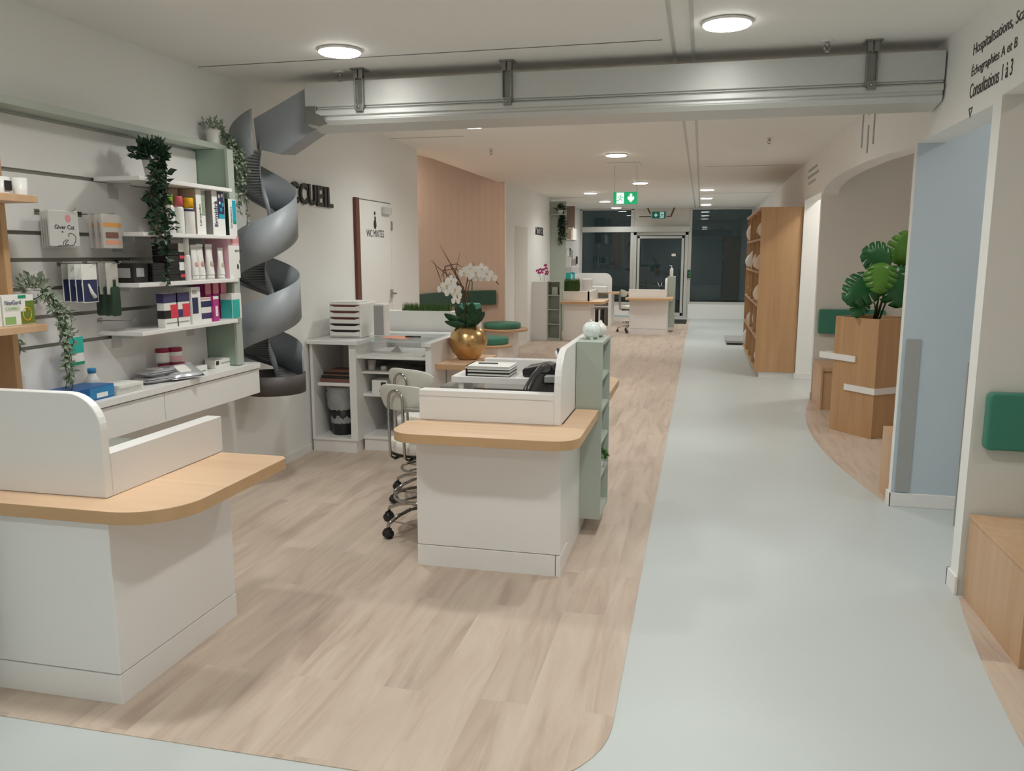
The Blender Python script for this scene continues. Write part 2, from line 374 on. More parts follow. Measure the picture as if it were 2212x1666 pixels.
# skirtings
struct('baseboard_left', MB().box(XL, 4.9, 0, XL + .012, 5.92, .07).box(XL, 12.9, 0, XL + .012, 14.8, .07), 'lam', bevel=.003)
struct('baseboard_right', MB().box(XR - .012, 5.418, 0, 3.0, 5.43, .09).box(XR - .014, 5.418, 0, XR, 5.51, .09), 'lam', bevel=.003)
struct('baseboard_right', MB().box(XR - .014, 4.008, 0, XR, 4.145, .09).box(XR - .014, 4.13, 0, 1.6, 4.145, .09), 'lam', bevel=.003)
struct('baseboard_right', MB().box(XR - .012, 9.39, 0, XR, 9.51, .08).box(XR - .02, 10.93, 0, 3.0, 10.95, .08), 'lam', bevel=.003)
# metal corner guards on the blue passage
tag(MB().box(1.262, 5.419, .1, 1.345, 5.4285, 1.08).build('corner_guard', 'grey'), 'tall grey guard strip on the pale blue wall by the planter', 'wall guard')
tag(MB().box(XR - .006, 4.133, .3, 1.31, 4.139, 1.10).build('corner_guard', 'grey'), 'grey guard strip on the pier left of the green wall cushion', 'wall guard')
# facade
fz = ZC
def bar(mb, x0, z0, x1, z1, d=.07, y=YF): mb.box(x0, y - d / 2, z0, x1, y + d / 2, z1)
w1 = thing('window_1', 'dark glazed facade left of the automatic door', 'window', (-2.4, YF, 0), kind='structure')
m_ = MB()
for a in [(-3.08, 0, -3.02, ZC), (-1.78, 0, -1.70, ZC), (-3.08, ZC - .03, -1.70, ZC), (-3.02, .33, -1.78, .39), (-3.02, 0, -1.78, .05)]: bar(m_, *a)
m_.build('window_frame', 'alu', w1, bevel=.004)
mm = MB().box(-3.02, YF - .07, 2.16, -1.7, YF + .03, 2.30); mm.build('transom', 'alu', w1, bevel=.01)
MB().box(-3.02, YF - .005, .39, -1.78, YF + .005, 2.16).build('pane', 'glass', w1)
MB().box(-3.02, YF - .005, 2.30, -1.78, YF + .005, ZC - .03).build('pane', 'glass', w1)
MB().box(-3.02, YF - .02, .05, -1.78, YF + .02, .33).build('infill_panel', 'lam', w1)
d1 = thing('door_1', 'glass automatic entrance door in aluminium frame', 'door', (-1.0, YF, 0), kind='structure')
m_ = MB()
for a in [(-1.70, 0, -1.62, 2.16), (-.42, 0, -.34, 2.16), (-1.70, 2.08, -.34, 2.16), (-1.62, 0, -.42, .06)]: bar(m_, *a, y=YF - .03)
m_.build('door_frame', 'alu', d1, bevel=.006)
m_ = MB()
for a in [(-1.60, .06, -1.54, 2.06), (-.50, .06, -.44, 2.06), (-1.6, 2.0, -.44, 2.06), (-1.6, .06, -.44, .14)]: bar(m_, *a, d=.04, y=YF - .05)
m_.build('door_leaf', 'alu', d1, bevel=.005)
MB().box(-1.54, YF - .055, .14, -.5, YF - .045, 2.0).build('pane', 'glass', d1)
MB().box(-1.70, YF - .16, 2.16, -.30, YF + .02, 2.30).build('door_operator', 'alu', d1, bevel=.012)
struct('wall_front', MB().box(-1.70, YF - .02, 2.30, -.30, YF + .08, ZC), 'greyp')
w2 = thing('window_2', 'tall dark window right of the entrance door', 'window', (.5, YF, 0), kind='structure')
m_ = MB()
for a in [(-.34, 0, -.26, ZC), (1.16, 0, XR, ZC), (-.26, ZC - .04, 1.16, ZC), (-.26, .36, 1.16, .42)]: bar(m_, *a)
m_.build('window_frame', 'alu', w2, bevel=.004)
MB().box(-.26, YF - .005, .42, 1.16, YF + .005, ZC - .04).build('pane', 'glass', w2)
struct('wall_front', MB().box(-.30, YF - .06, 0, XR, YF + .08, .36), 'wall')
struct('floor', MB().box(-6, YF + .4, -.12, 6, YF + 9, -.02), 'chuteD')
# WC door in the left wall
d2 = thing('door_2', 'white flush door marked WC mixtes in the left wall', 'door', (XL, 7.35, 0), kind='structure')
MB().box(XL, 6.99, 0, XL + .012, 7.79, 2.10).build('door_leaf', 'wall', d2, bevel=.002)
MB().box(XL, 6.91, 0, XL + .03, 6.985, 2.11).build('door_frame', 'redb', d2)
MB().box(XL, 6.985, 2.10, XL + .01, 7.80, 2.108).box(XL, 7.79, 0, XL + .008, 7.80, 2.1).build('door_edge', 'aluD', d2)
MB().box(XL + .012, 7.55, 1.99, XL + .05, 7.74, 2.06).build('door_closer', 'lgrey', d2, bevel=.006)
MB().box(XL + .012, 7.735, 1.16, XL + .03, 7.775, 1.25).tube([(XL + .03, 7.755, 1.21), (XL + .065, 7.755, 1.21), (XL + .065, 7.66, 1.21)], .009).build('door_handle', 'chrome', d2)
MB().box(XL + .001, 7.80, 1.84, XL + .02, 7.83, 1.93).build('latch', 'grey', d2)
text('WC MIXTES', 'letter', (XL + .012, 7.17, 1.765), '+x', .43, .068, d2, .002)
MB().ball((XL + .014, 7.38, 1.99), .002, .018, .018).tube([(XL + .014, 7.38, 1.96), (XL + .014, 7.38, 1.92)], .009).ball((XL + .014, 7.38, 1.885), .003, .035, .045).build('pictogram', 'letter', d2)
d3 = thing('door_3', 'grey flush door in the left wall beyond the pink niche', 'door', (XL, 13.9, 0), kind='structure')
MB().box(XL, 13.45, 0, XL + .008, 14.45, 2.08).build('door_leaf', 'greyp', d3)
# ACCUEIL lettering
def letters(word, y0, y1, z0, z1, m, label, depth=.02, bold=.025):
    t = thing('wall_lettering', label, 'sign', (XL, (y0 + y1) / 2, z0)); wts = {'I': .32, 'L': .8, 'E': .85}
    tot = sum(wts.get(c, 1) + .16 for c in word) - .16; sc = (y1 - y0) / tot; y = y0
    for c in word:
        w = wts.get(c, 1) * sc; text(c, m, (XL, y, z0), '+x', w, z1 - z0, t, depth, bold=bold, name='letter'); y += w + .16 * sc
    return t
letters('ACCUEIL', 5.60, 6.47, 1.99, 2.155, 'letter', 'large black ACCUEIL lettering on the white wall behind the spiral chute')
letters('ACCUEIL', 15.17, 15.96, 1.97, 2.12, 'letter', 'small distant black ACCUEIL lettering above the magenta orchid', .01, 0)
# lettering on the right wall
t = thing('wall_lettering', 'black wayfinding text with a small arrow triangle high on the near right wall', 'sign', (XR, 4.2, 2.3))
for s, z, ln in [('Hospitalisations, Scanner', 2.53, .80), ('Échographies A et B', 2.435, .59), ('Consultations 1 à 3', 2.345, .56)]:
    text(s, 'letter', (XR, 4.485, z), '-x', ln, .068, t, .002, name='text_line')
MB().prism([(4.48, 2.30), (4.42, 2.30), (4.45, 2.25), (4.45, 2.262), (4.432, 2.293), (4.468, 2.293), (4.45, 2.262), (4.45, 2.25)], XR - .002, XR - .0005, 'x').build('arrow', 'letter', t)
t = thing('wall_logo', 'four grey vertical bars high on the right wall above the planter niche', 'wall sign', (XR, 7.0, 2.4))
for y, z0, z1 in [(7.27, 2.46, 2.72), (7.03, 2.68, 2.735), (7.02, 2.39, 2.60), (6.80, 2.43, 2.735)]:
    MB().box(XR - .006, y - .018, z0, XR, y + .018, z1).build('bar', 'grey', t)
t = thing('wall_lettering', 'faint grey three line text high on the right wall above the bright doorway', 'sign', (XR, 10.3, 2.4))
for k, (ya, yb_) in enumerate([(10.72, 9.95), (10.78, 9.80), (10.70, 10.05)]):
    MB().box(XR - .0015, yb_, 2.585 - .075 * k, XR - .0003, ya, 2.617 - .075 * k).build('text_line', 'grey', t)
# ceiling lamps
def make_lamp(x, y, label):
    t = thing('ceiling_lamp', label, 'ceiling light', (x, y, ZC), 'round ceiling lamps')
    MB().lathe([(.118, 0), (.124, -.003), (.124, -.010), (.117, -.016)], (x, y, ZC), 32).build('trim_ring', 'white', t)
    MB().lathe([(.118, -.016), (.112, -.022), (.06, -.026), (.001, -.027)], (x, y, ZC), 32).build('diffuser', 'lamp', t)
    ld = bpy.data.lights.new('lamp_beam', 'SPOT'); ld.energy = BEAM; ld.spot_size = math.radians(158); ld.spot_blend = 1.0; ld.shadow_soft_size = .10; ld.color = (.98, 1, .965)
    lo = bpy.data.objects.new('lamp_beam', ld); COL.objects.link(lo); lo.parent = t; lo.location = (0, 0, -.035)
    return t
LP = [(-2.03, 4.44, 'round ceiling lamp above the left end of the metal shutter box'), (.08, 4.36, 'largest round ceiling lamp, in front of the metal shutter box'),
      (-2.03, 7.15, 'round ceiling lamp just below the left half of the shutter box'), (.08, 7.07, 'round ceiling lamp just below the right half of the shutter box'),
      (-1.0, 9.6, 'round ceiling lamp in front of the exit sign mounting plate'), (-1.0, 13.35, 'round ceiling lamp just right of the hanging exit sign wire'),
      (-2.06, 15.3, 'round ceiling lamp left of the hanging exit sign'), (-2.08, 17.8, 'round ceiling lamp touching the left edge of the exit sign'),
      (-2.08, 20.2, 'farthest left ceiling lamp, right under the exit sign'), (.05, 15.0, 'first of three small lamps in line near the right window'),
      (.05, 17.2, 'middle of three small lamps in line near the right window'), (.05, 19.4, 'last of three small lamps in line near the right window')]
for x, y, l in LP: make_lamp(x, y, l)
for x, y, l in [(-2.03, 2.4, 'round ceiling lamp above the left foreground desk, out of frame'), (.08, 2.4, 'round ceiling lamp above the grey floor, out of frame'),
                (-2.03, -.2, 'left round ceiling lamp behind the viewpoint'), (.08, -.2, 'right round ceiling lamp behind the viewpoint'), (-1.0, -2.4, 'rearmost round ceiling lamp behind the viewpoint')]:
    make_lamp(x, y, l)
def hid_lamp(x, y, z, r, m, name, label):
    t = MB().lathe([(r, 0), (r, -.02), (.001, -.022)], (x, y, z), 24).build(name, m); tag(t, label, 'ceiling light')
hid_lamp(-3.80, 10.2, 3.0, .16, 'cove', 'niche_lamp', 'lamp hidden above the pink waiting niche')
hid_lamp(2.2, 2.6, ZC, .07, 'lamp2', 'niche_lamp', 'lamp in the ceiling of the nearest right niche')
hid_lamp(2.1, 7.2, ZC, .07, 'lamp2', 'niche_lamp', 'lamp in the ceiling of the planter niche')
hid_lamp(2.3, 4.8, ZC, .06, 'lamp2', 'niche_lamp', 'lamp in the ceiling of the pale blue passage')
hid_lamp(1.9, 10.1, ZC, .11, 'lamp2', 'niche_lamp', 'lamp in the bright side passage before the bookcase')
# sprinklers
for x, y, l in [(-2.27, 4.96, 'sprinkler head left of the shutter box bracket'), (.62, 4.86, 'sprinkler head above the right half of the shutter box'),
                (-2.29, 8.83, 'tiny sprinkler head left of the middle lamps'), (.61, 8.63, 'tiny sprinkler head near the right wall logo')]:
    t = thing('sprinkler', l, 'sprinkler', (x, y, ZC))
    MB().lathe([(.035, 0), (.035, -.004), (.016, -.006)], (x, y, ZC), 20).build('rosette', 'white', t)
    MB().lathe([(.010, -.004), (.012, -.02), (.006, -.03)], (x, y, ZC), 12).tube([(x - .012, y, ZC - .02), (x - .016, y, ZC - .04), (x, y, ZC - .055)], .003, 6).tube([(x + .012, y, ZC - .02), (x + .016, y, ZC - .04), (x, y, ZC - .055)], .003, 6).lathe([(.016, -.055), (.016, -.058), (.002, -.059)], (x, y, ZC), 12).build('head', 'chrome', t)
# ================================================================ rolling shutter box across the hall
YG = 4.92
t = thing('shutter_box', 'long aluminium shutter box spanning the hall under the ceiling', 'shutter', (-.6, YG, 2.42))
MB().prism([(YG, 2.675), (YG, 2.525), (YG + .012, 2.522), (YG + .012, 2.512), (YG + .33, 2.512), (YG + .33, 2.675)], -2.50, XR - .01, 'x').build('box_casing', 'alu', t, bevel=.003)
MB().prism([(YG, 2.508), (YG - .012, 2.498), (YG - .012, 2.470), (YG + .004, 2.466), (YG + .004, 2.452), (YG - .004, 2.442), (YG + .02, 2.415), (YG + .20, 2.392), (YG + .26, 2.40), (YG + .33, 2.508)], -2.49, XR - .012, 'x').build('guide_rail', 'alu', t, bevel=.003)
MB().box(-2.50, YG - .014, 2.45, -2.42, YG + .2, 2.53).prism([(-2.5, 2.52), (-2.5, 2.43), (-2.40, 2.405), (-2.34, 2.42), (-2.36, 2.46)], YG - .016, YG - .006, 'y').build('end_bracket', 'galv', t, bevel=.004)
for x in (-2.12, -1.17, .86):
    b = MB(); b.box(x - .030, YG - .035, 2.68, x - .004, YG - .005, ZC - .004).box(x + .004, YG - .035, 2.68, x + .030, YG - .005, ZC - .004).box(x - .045, YG - .05, ZC - .008, x + .045, YG + .05, ZC)
    b.box(x - .030, YG - .030, 2.50, x - .022, YG, 2.70).box(x + .022, YG - .030, 2.50, x + .030, YG, 2.70).box(x - .03, YG - .006, 2.50, x + .03, YG - .001, 2.68).box(x - .022, YG - .034, 2.485, x + .026, YG - .012, 2.53)
    bo = b.build('hanger_bracket', 'galv', t, bevel=.002)
    MB().tube([(x, YG - .035, 2.508), (x, YG - .042, 2.508)], .008, 8).build('bolt', 'chrome', bo)
# ================================================================ spiral chute
C0 = (-2.86, 5.0); R0 = .205
t = thing('spiral_chute', 'grey metal spiral chute winding down to a dark pan by the shelves', 'chute', (C0[0], C0[1], .66))
N = 220; TH0 = -76.0; TOT = 990.0
v = []; fl = []; co = []
for i in range(N + 1):
    a = TOT * i / N; th = math.radians(TH0 - a); zm = 2.375 - .675 * a / 344 if a < 344 else 1.70 - .50 * (a - 344) / 360
    ex = 0
    x = C0[0] + R0 * math.cos(th); y = C0[1] + R0 * math.sin(th)
    v += [(x, y, zm - .14), (x, y, zm + .14 + ex)]
    fl += [(C0[0] + .02 * math.cos(th), C0[1] + .02 * math.sin(th), zm - .09), (x, y, zm - .12)]
    co += [(C0[0] + .022 * math.cos(th), C0[1] + .022 * math.sin(th), zm - .12), (C0[0] + .03 * math.cos(th), C0[1] + .03 * math.sin(th), zm + .0)]
F = [(2 * i, 2 * i + 2, 2 * i + 3, 2 * i + 1) for i in range(N)]
MB().add(v, F, 0, True).build('outer_wall', 'chute', t, solid=.005)
MB().add(fl, F, 0, True).build('chute_floor', 'chuteR', t, solid=.004)
MB().add(co, F, 0, True).build('inner_edge', 'chute', t, solid=.004)
# straight feed from the shutter box
fp = [ony(u, v_, 5.0) for u, v_ in [(676, 182), (706, 262), (603, 333), (556, 322), (548, 257)]]
MB().add(fp, [(0, 1, 2, 3, 4)]).build('feed_side', 'chute', t, solid=.005)
bk = Vector((0, .22, .02))
MB().add([fp[1], fp[1] + bk, fp[2] + bk, fp[2]], [(0, 1, 2, 3)]).build('feed_floor', 'chute', t, solid=.004)
MB().add([fp[0] + bk, fp[1] + bk, fp[2] + bk, fp[4] + bk], [(0, 1, 2, 3)]).build('feed_side', 'chute', t, solid=.005)
MB().lathe([(R0 + .01, .13), (R0 + .01, .002), (.002, .0)], (C0[0], C0[1], .66), 48, cap=False).build('catch_pan', 'chuteD', t, solid=.006)
# ================================================================ left product wall
for k, z in enumerate([2.0, 1.72, 1.575, 1.44, 1.305, 1.165]): pass
t = thing('slatwall', 'white slatwall panel with metal grooves behind the pet products', 'display wall', (XL, 3.9, .9))
zs = [.88, 1.165, 1.305, 1.44, 1.575, 1.70, 1.98, 2.235]
for a, b in zip(zs[:-1], zs[1:]): MB().box(XL, 2.3, a + .009, XL + .018, 4.555, b - .009).build('slat_panel', 'lam', t, bevel=.002)
for z in zs[1:-1]: MB().box(XL, 2.3, z - .009, XL + .008, 4.555, z + .009).build('slat_rail', 'slot', t)
t = thing('green_surround', 'sage green shelf top and end panel framing the slatwall', 'shelf frame', (XL, 4.6, .88))
MB().box(XL, 2.3, 2.24, -2.93, 4.80, 2.275).build('top_board', 'sage', t, bevel=.002)
MB().box(XL, 4.56, .905, -2.865, 4.585, 2.238).build('end_panel', 'sage_d', t, bevel=.002)
MB().box(-2.865, 4.555, .905, -2.845, 4.62, 2.238).build('front_stile', 'sage', t, bevel=.002)
# oak divider and its shelves at the left edge
t = thing('oak_shelf_unit', 'oak upright with protruding oak shelves at the left edge', 'shelving', (-2.9, 2.8, .88))
yu = onx(50, 840, -2.91).y
MB().box(XL, yu - .03, .905, -2.91, yu, 2.235).build('upright', 'oakp', t, bevel=.002)
MB().box(XL, 2.0, 1.815, -2.74, 2.94, 1.845).build('shelf', 'oakn', t, bevel=.002)
MB().box(XL, 2.0, 1.275, -2.74, 2.93, 1.305).build('shelf', 'oakn', t, bevel=.002)
# white wall shelves
SH = [(1.995, 3.66, 4.50, 'topmost white wall shelf holding the dark trailing plant'), (1.715, 3.66, 4.52, 'white wall shelf holding bottles and tall cartons'),
      (1.455, 3.60, 4.52, 'white wall shelf holding black boxes and white tubes'), (1.205, 3.60, 4.49, 'lowest white wall shelf holding violet and pink cartons')]
for z, y0, y1, l in SH:
    t = thing('wall_shelf', l, 'shelf', (-2.92, (y0 + y1) / 2, z - .02), 'white shelves on the slatwall')
    MB().box(XL + .018, y0, z - .022, -2.79, y1, z).build('board', 'lam', t, bevel=.003)
    for yb in (y0 + .1, y1 - .14): MB().box(XL + .018, yb, z - .10, XL + .024, yb + .07, z - .022).box(XL + .024, yb + .03, z - .05, -2.95, yb + .036, z - .022).build('bracket', 'lgrey', t)
# drawer cabinet below
t = thing('wall_drawer_unit', 'long white floating drawer counter under the product wall', 'cabinet', (-2.93, 3.7, .69))
MB().box(XL, 1.6, .865, -2.80, 4.74, .90).build('worktop', 'lam', t, bevel=.002)
MB().box(XL, 1.6, .70, -2.83, 4.72, .863).build('body', 'lam', t, bevel=.002)
for y0, y1 in [(1.62, 2.78), (2.785, 3.76), (3.765, 4.735)]: MB().box(-2.83, y0, .70, -2.81, y1, .858).build('drawer_front', 'lam', t, bevel=.0015)
YS = -2.86
def yat(u, v, x=YS): return onx(u, v, x).y
# -- small product builders
def carton(name, label, x0, x1, y0, y1, z0, z1, m, panels=(), group=None, cat='box'):
    t = thing(name, label, cat, ((x0 + x1) / 2, (y0 + y1) / 2, z0), group)
    MB().box(x0, y0, z0, x1, y1, z1).build('carton', m, t, bevel=.001)
    for i_, (f, a0, a1, b0, b1, pm) in enumerate(panels):
        th_ = .0005 + .0003 * i_
        if f == '+x': panel(t, pm, (x1 + .0001, y0 + a0 * (y1 - y0), z0 + b0 * (z1 - z0)), f, (a1 - a0) * (y1 - y0), (b1 - b0) * (z1 - z0), th_)
        elif f == '-y': panel(t, pm, (x0 + a0 * (x1 - x0), y0 - .0001, z0 + b0 * (z1 - z0)), f, (a1 - a0) * (x1 - x0), (b1 - b0) * (z1 - z0), th_)
    return t
def bottle(name, label, x, y, z, r, h, cap_h, mb_, mc, cap_r=None, band=None, group=None, cat='bottle', sh=.88):
    t = thing(name, label, cat, (x, y, z), group); cr = cap_r or r * .8; hb = h - cap_h
    MB().lathe([(r * .9, 0), (r, .004), (r, hb * sh), (r * .93, hb * (sh + .06)), (cr * .8, hb)], (x, y, z), 20).build('body', mb_, t)
    MB().lathe([(cr, hb), (cr, hb + cap_h * .9), (cr * .9, h)], (x, y, z), 20).build('cap', mc, t)
    if band: MB().lathe([(r * 1.01, hb * .15), (r * 1.01, hb * .62)], (x, y, z), 20, cap=False).build('paper_label', band, t)
    return t
def squeeze_tube(name, label, x, y, z, w, h, m, mprint, group=None):
    """tube standing on its cap: round below, flat crimp on top, broad side toward the room"""
    t = thing(name, label, 'tube', (x, y, z), group)
    MB().lathe([(w * .42, 0), (w * .42, h * .13)], (x, y, z), 18).build('cap', 'white', t)
    b = MB(); n = 18; rings = []
    for k in range(9):
        s = k / 8; a = w * (.44 + .06 * s); d = w * .42 * (1 - s) + .003
        rings.append([(x + d * math.cos(2 * math.pi * j / n), y + a * math.sin(2 * math.pi * j / n), z + h * (.13 + .80 * s)) for j in range(n)])
    vs = [q for r in rings for q in r]; fs = [(i * n + j, i * n + (j + 1) % n, (i + 1) * n + (j + 1) % n, (i + 1) * n + j) for i in range(8) for j in range(n)]
    b.add(vs, fs + [tuple(range(8 * n, 9 * n))], 0, True); b.build('body', m, t)
    MB().box(x - .003, y - w * .5, z + h * .92, x + .003, y + w * .5, z + h).build('crimp', 'white', t)
    MB().ball((x + w * .27, y, z + h * .42), w * .10, w * .26, w * .36).build('printed_label', mprint, t)
    return t
z2 = 1.7155
# shelf 2
bottle('spray_bottle', 'white bottle with lime green cap half hidden by the trailing plant', -2.87, yat(369, 495), z2, .034, .215, .06, 'white', 'lime', .028, 'paper')
bottle('spray_bottle', 'white bottle with coral pink cap beside the yellow capped one', -2.85, yat(385, 495), z2, .027, .205, .055, 'white', 'coral', .024, 'paper')
b = bottle('spray_bottle', 'white bottle with bright yellow cap on the bottle shelf', -2.84, yat(403, 495), z2, .032, .20, .055, 'white', 'yellow', .028)
MB().lathe([(.0325, .125), (.0325, .138)], (-2.84, yat(403, 495), z2), 20, cap=False).build('printed_band', 'indigo', b)
y = yat(419, 495)
carton('medicine_carton', 'tall beige carton behind the yellow capped bottle', -3.03, -2.93, y - .12, y - .03, z2, z2 + .255, 'beige')
b = carton('medicine_carton', 'tall white carton with black sideways name and beige side, left of the blue one', -3.0, -2.83, y - .01, y + .075, z2, z2 + .255, 'beige', [('+x', 0, 1, 0, 1, 'paper'), ('+x', .6, .98, .42, .98, 'leafs')])
text('Leropidin', 'letter', (-2.8278, y + .036, z2 + .05), '+x', .12, .022, b, .001, up=(Vector((0, 0, 1)), Vector((0, -1, 0))))
y = yat(452, 495)
b = carton('medicine_carton', 'tall white carton with dark blue bubbles picture and sideways name', -2.99, -2.83, y - .005, y + .125, z2, z2 + .27, 'grey', [('+x', 0, 1, 0, 1, 'paper'), ('+x', .42, .97, .36, .97, 'navy'), ('+x', .5, .95, .36, .46, 'cyan')])
text('Ermidrà', 'indigo', (-2.8278, y + .045, z2 + .05), '+x', .15, .032, b, .001, bold=.01, up=(Vector((0, 0, 1)), Vector((0, -1, 0))))
for k in range(5): MB().lathe([(.001, 0), (.009, .0001)], (0, 0, 0), 10) if False else None
for k, (dy, dz, r) in enumerate([(.07, .23, .012), (.1, .235, .012), (.075, .19, .009), (.105, .18, .012), (.085, .15, .012)]):
    MB().ball((-2.8282, y + dy, z2 + dz), .0012, r, r, 10, 6).build('printed_bubble', 'cyan' if k > 2 else 'paper', b)
y = yat(480, 495)
b = carton('medicine_carton', 'white carton with turquoise block at the right end of the bottle shelf', -2.98, -2.83, y + .03, y + .115, z2, z2 + .22, 'greend', [('+x', 0, 1, 0, 1, 'paper'), ('+x', .5, .97, .34, .97, 'cyan'), ('+x', .55, .95, .32, .40, 'green')])
text('Cutaneous', 'dgrey', (-2.8278, y + .062, z2 + .045), '+x', .13, .017, b, .001, up=(Vector((0, 0, 1)), Vector((0, -1, 0))))
# shelf 3
z3 = 1.4555
y = yat(289, 600); b = carton('black_box', 'low black box with grey screen print, leftmost on its shelf', -2.99, -2.85, y - .01, y + .10, z3, z3 + .10, 'black2', [('-y', .15, .85, .25, .75, 'grey')])
panel(b, 'grey', (-2.85, y + .01, z3 + .03), '+x', .06, .045)
y = yat(322, 600)
for k in range(3):
    q = MB().box(-2.95, y + .02, z3 + .033 * k, -2.85, y + .125, z3 + .033 * k + .032).build('flat_tin', 'black', bevel=.004)
    tag(q, ['bottom', 'middle', 'top'][k] + ' black flat tin of the low stack left of the tall black stack', 'tin', 'black tins')
y = yat(360, 600)
for k in range(6):
    q = MB().box(-2.95, y + .01, z3 + .0345 * k, -2.85, y + .11, z3 + .0345 * k + .0335).build('flat_tin', 'black', bevel=.004)
    tag(q, ['lowest', 'second', 'third', 'fourth', 'fifth', 'uppermost'][k] + ' black flat tin of the tall stack on the third shelf, counted upward', 'tin', 'black tins')
y = yat(383, 600)
for k in range(2):
    carton('treat_carton', ['lower', 'upper'][k] + ' black and white carton with red stripe beside the tall black tin stack', -2.95, -2.85, y + .01, y + .105, z3 + .104 * k, z3 + .104 * k + .102, 'paper', [('+x', 0, 1, 0, .55, 'black2'), ('+x', .1, .9, .18, .34, 'red'), ('-y', 0, 1, 0, .55, 'black2')], 'red striped cartons')
bottle('dropper_bottle', 'slim white bottle with tall white cap beside the red striped cartons', -2.845, yat(400, 600) + .005, z3, .019, .235, .09, 'white', 'white', .016)
for k, (u, h, w) in enumerate([(410, .20, .055), (423, .205, .062), (443, .205, .064), (456, .175, .05), (468, .185, .052)]):
    squeeze_tube('cream_tube', ['first white cream tube, right of the slim bottle', 'second white cream tube with beige cat print', 'third and widest white cream tube with round print',
                 'fourth white cream tube, set slightly back', 'last white cream tube, beside the pink carton'][k], -2.85 if k != 3 else -2.89, yat(u, 600) + .035, z3, w, h, 'white', 'skin' if k < 2 else 'beige', 'white cream tubes')
y = yat(483, 600)
b = carton('food_carton', 'tall pale pink carton at the right end of its shelf', -2.99, -2.82, y + .005, y + .125, z3, z3 + .255, 'pinkl', [('+x', 0, 1, 0, .78, 'paper'), ('+x', .25, .98, .84, .99, 'pinks')])
text('ROYAL', 'letter', (-2.8183, y + .075, z3 + .16), '+x', .07, .014, b, .001)
MB().ball((-2.819, y + .10, z3 + .07), .001, .012, .018, 10, 6).ball((-2.819, y + .125, z3 + .10), .001, .008, .012, 10, 6).build('printed_cat', 'dgrey', b)
# shelf 4
z4 = 1.2055
for k, u in enumerate((347, 374)):
    y = yat(u, 705)
    carton('flea_carton', ['violet and grey carton with red block, leftmost on the lowest shelf', 'violet carton with red block, second from left on the lowest shelf'][k], -2.875, -2.83, y, y + .118, z4, z4 + .185, 'paper',
           [('+x', 0, 1, .72, 1, 'indigo'), ('+x', 0, .45, .26, .50, 'black2' if k == 0 else 'indigo'), ('+x', .45, 1, .26, .66, 'red'), ('+x', .1, .9, .1, .14, 'grey'), ('-y', 0, 1, .72, 1, 'indigo'), ('-y', 0, 1, .26, .5, 'black2')], 'violet cartons')
y = yat(403, 705)
carton('flea_carton', 'white carton with dark blue panel in the middle of the lowest shelf', -2.95, -2.82, y + .005, y + .09, z4, z4 + .21, 'paper', [('+x', .05, .7, .28, .72, 'navy'), ('+x', .1, .6, .82, .92, 'grey'), ('-y', 0, .9, .4, .8, 'indigo')])
for k, u in enumerate((427, 438)):
    y = yat(u, 700)
    carton('flea_carton', ['small white carton with dark blue squares', 'second small carton with dark blue squares, beside the magenta one'][k], -2.91, -2.83, y, y + .05, z4, z4 + .145, 'paper', [('+x', 0, 1, .62, .86, 'navy'), ('+x', 0, 1, .15, .38, 'indigo'), ('+x', 0, .9, .93, .98, 'pinks')], 'small blue square cartons')
y = yat(449, 700)
carton('vitamin_carton', 'short magenta carton with white oval in front of the tall ones', -2.87, -2.815, y, y + .055, z4, z4 + .15, 'magenta', [('+x', .35, .8, .2, .6, 'paper'), ('+x', 0, 1, .88, 1, 'paper')])
for k, u in enumerate((436, 450, 464)):
    y = yat(u, 690, -2.95)
    carton('vitamin_carton', ['tall magenta carton, first of three at the back', 'tall magenta carton, middle of three at the back', 'tall magenta carton with pale rabbit picture, nearest the turquoise one'][k],
           -3.0 + .01 * k, -2.915 + .01 * k, y, y + .058, z4, z4 + .225, 'magenta', [('+x', 0, 1, .70, 1, 'pinks'), ('+x', .3, .85, .1, .55, 'paper')], 'tall magenta cartons')
y = yat(489, 695)
carton('dental_carton', 'turquoise and white carton at the right end of the lowest shelf', -2.90, -2.82, y + .01, y + .115, z4, z4 + .155, 'paper', [('+x', .02, .8, .02, .76, 'tealp'), ('-y', .02, .98, .02, .76, 'tealp')])
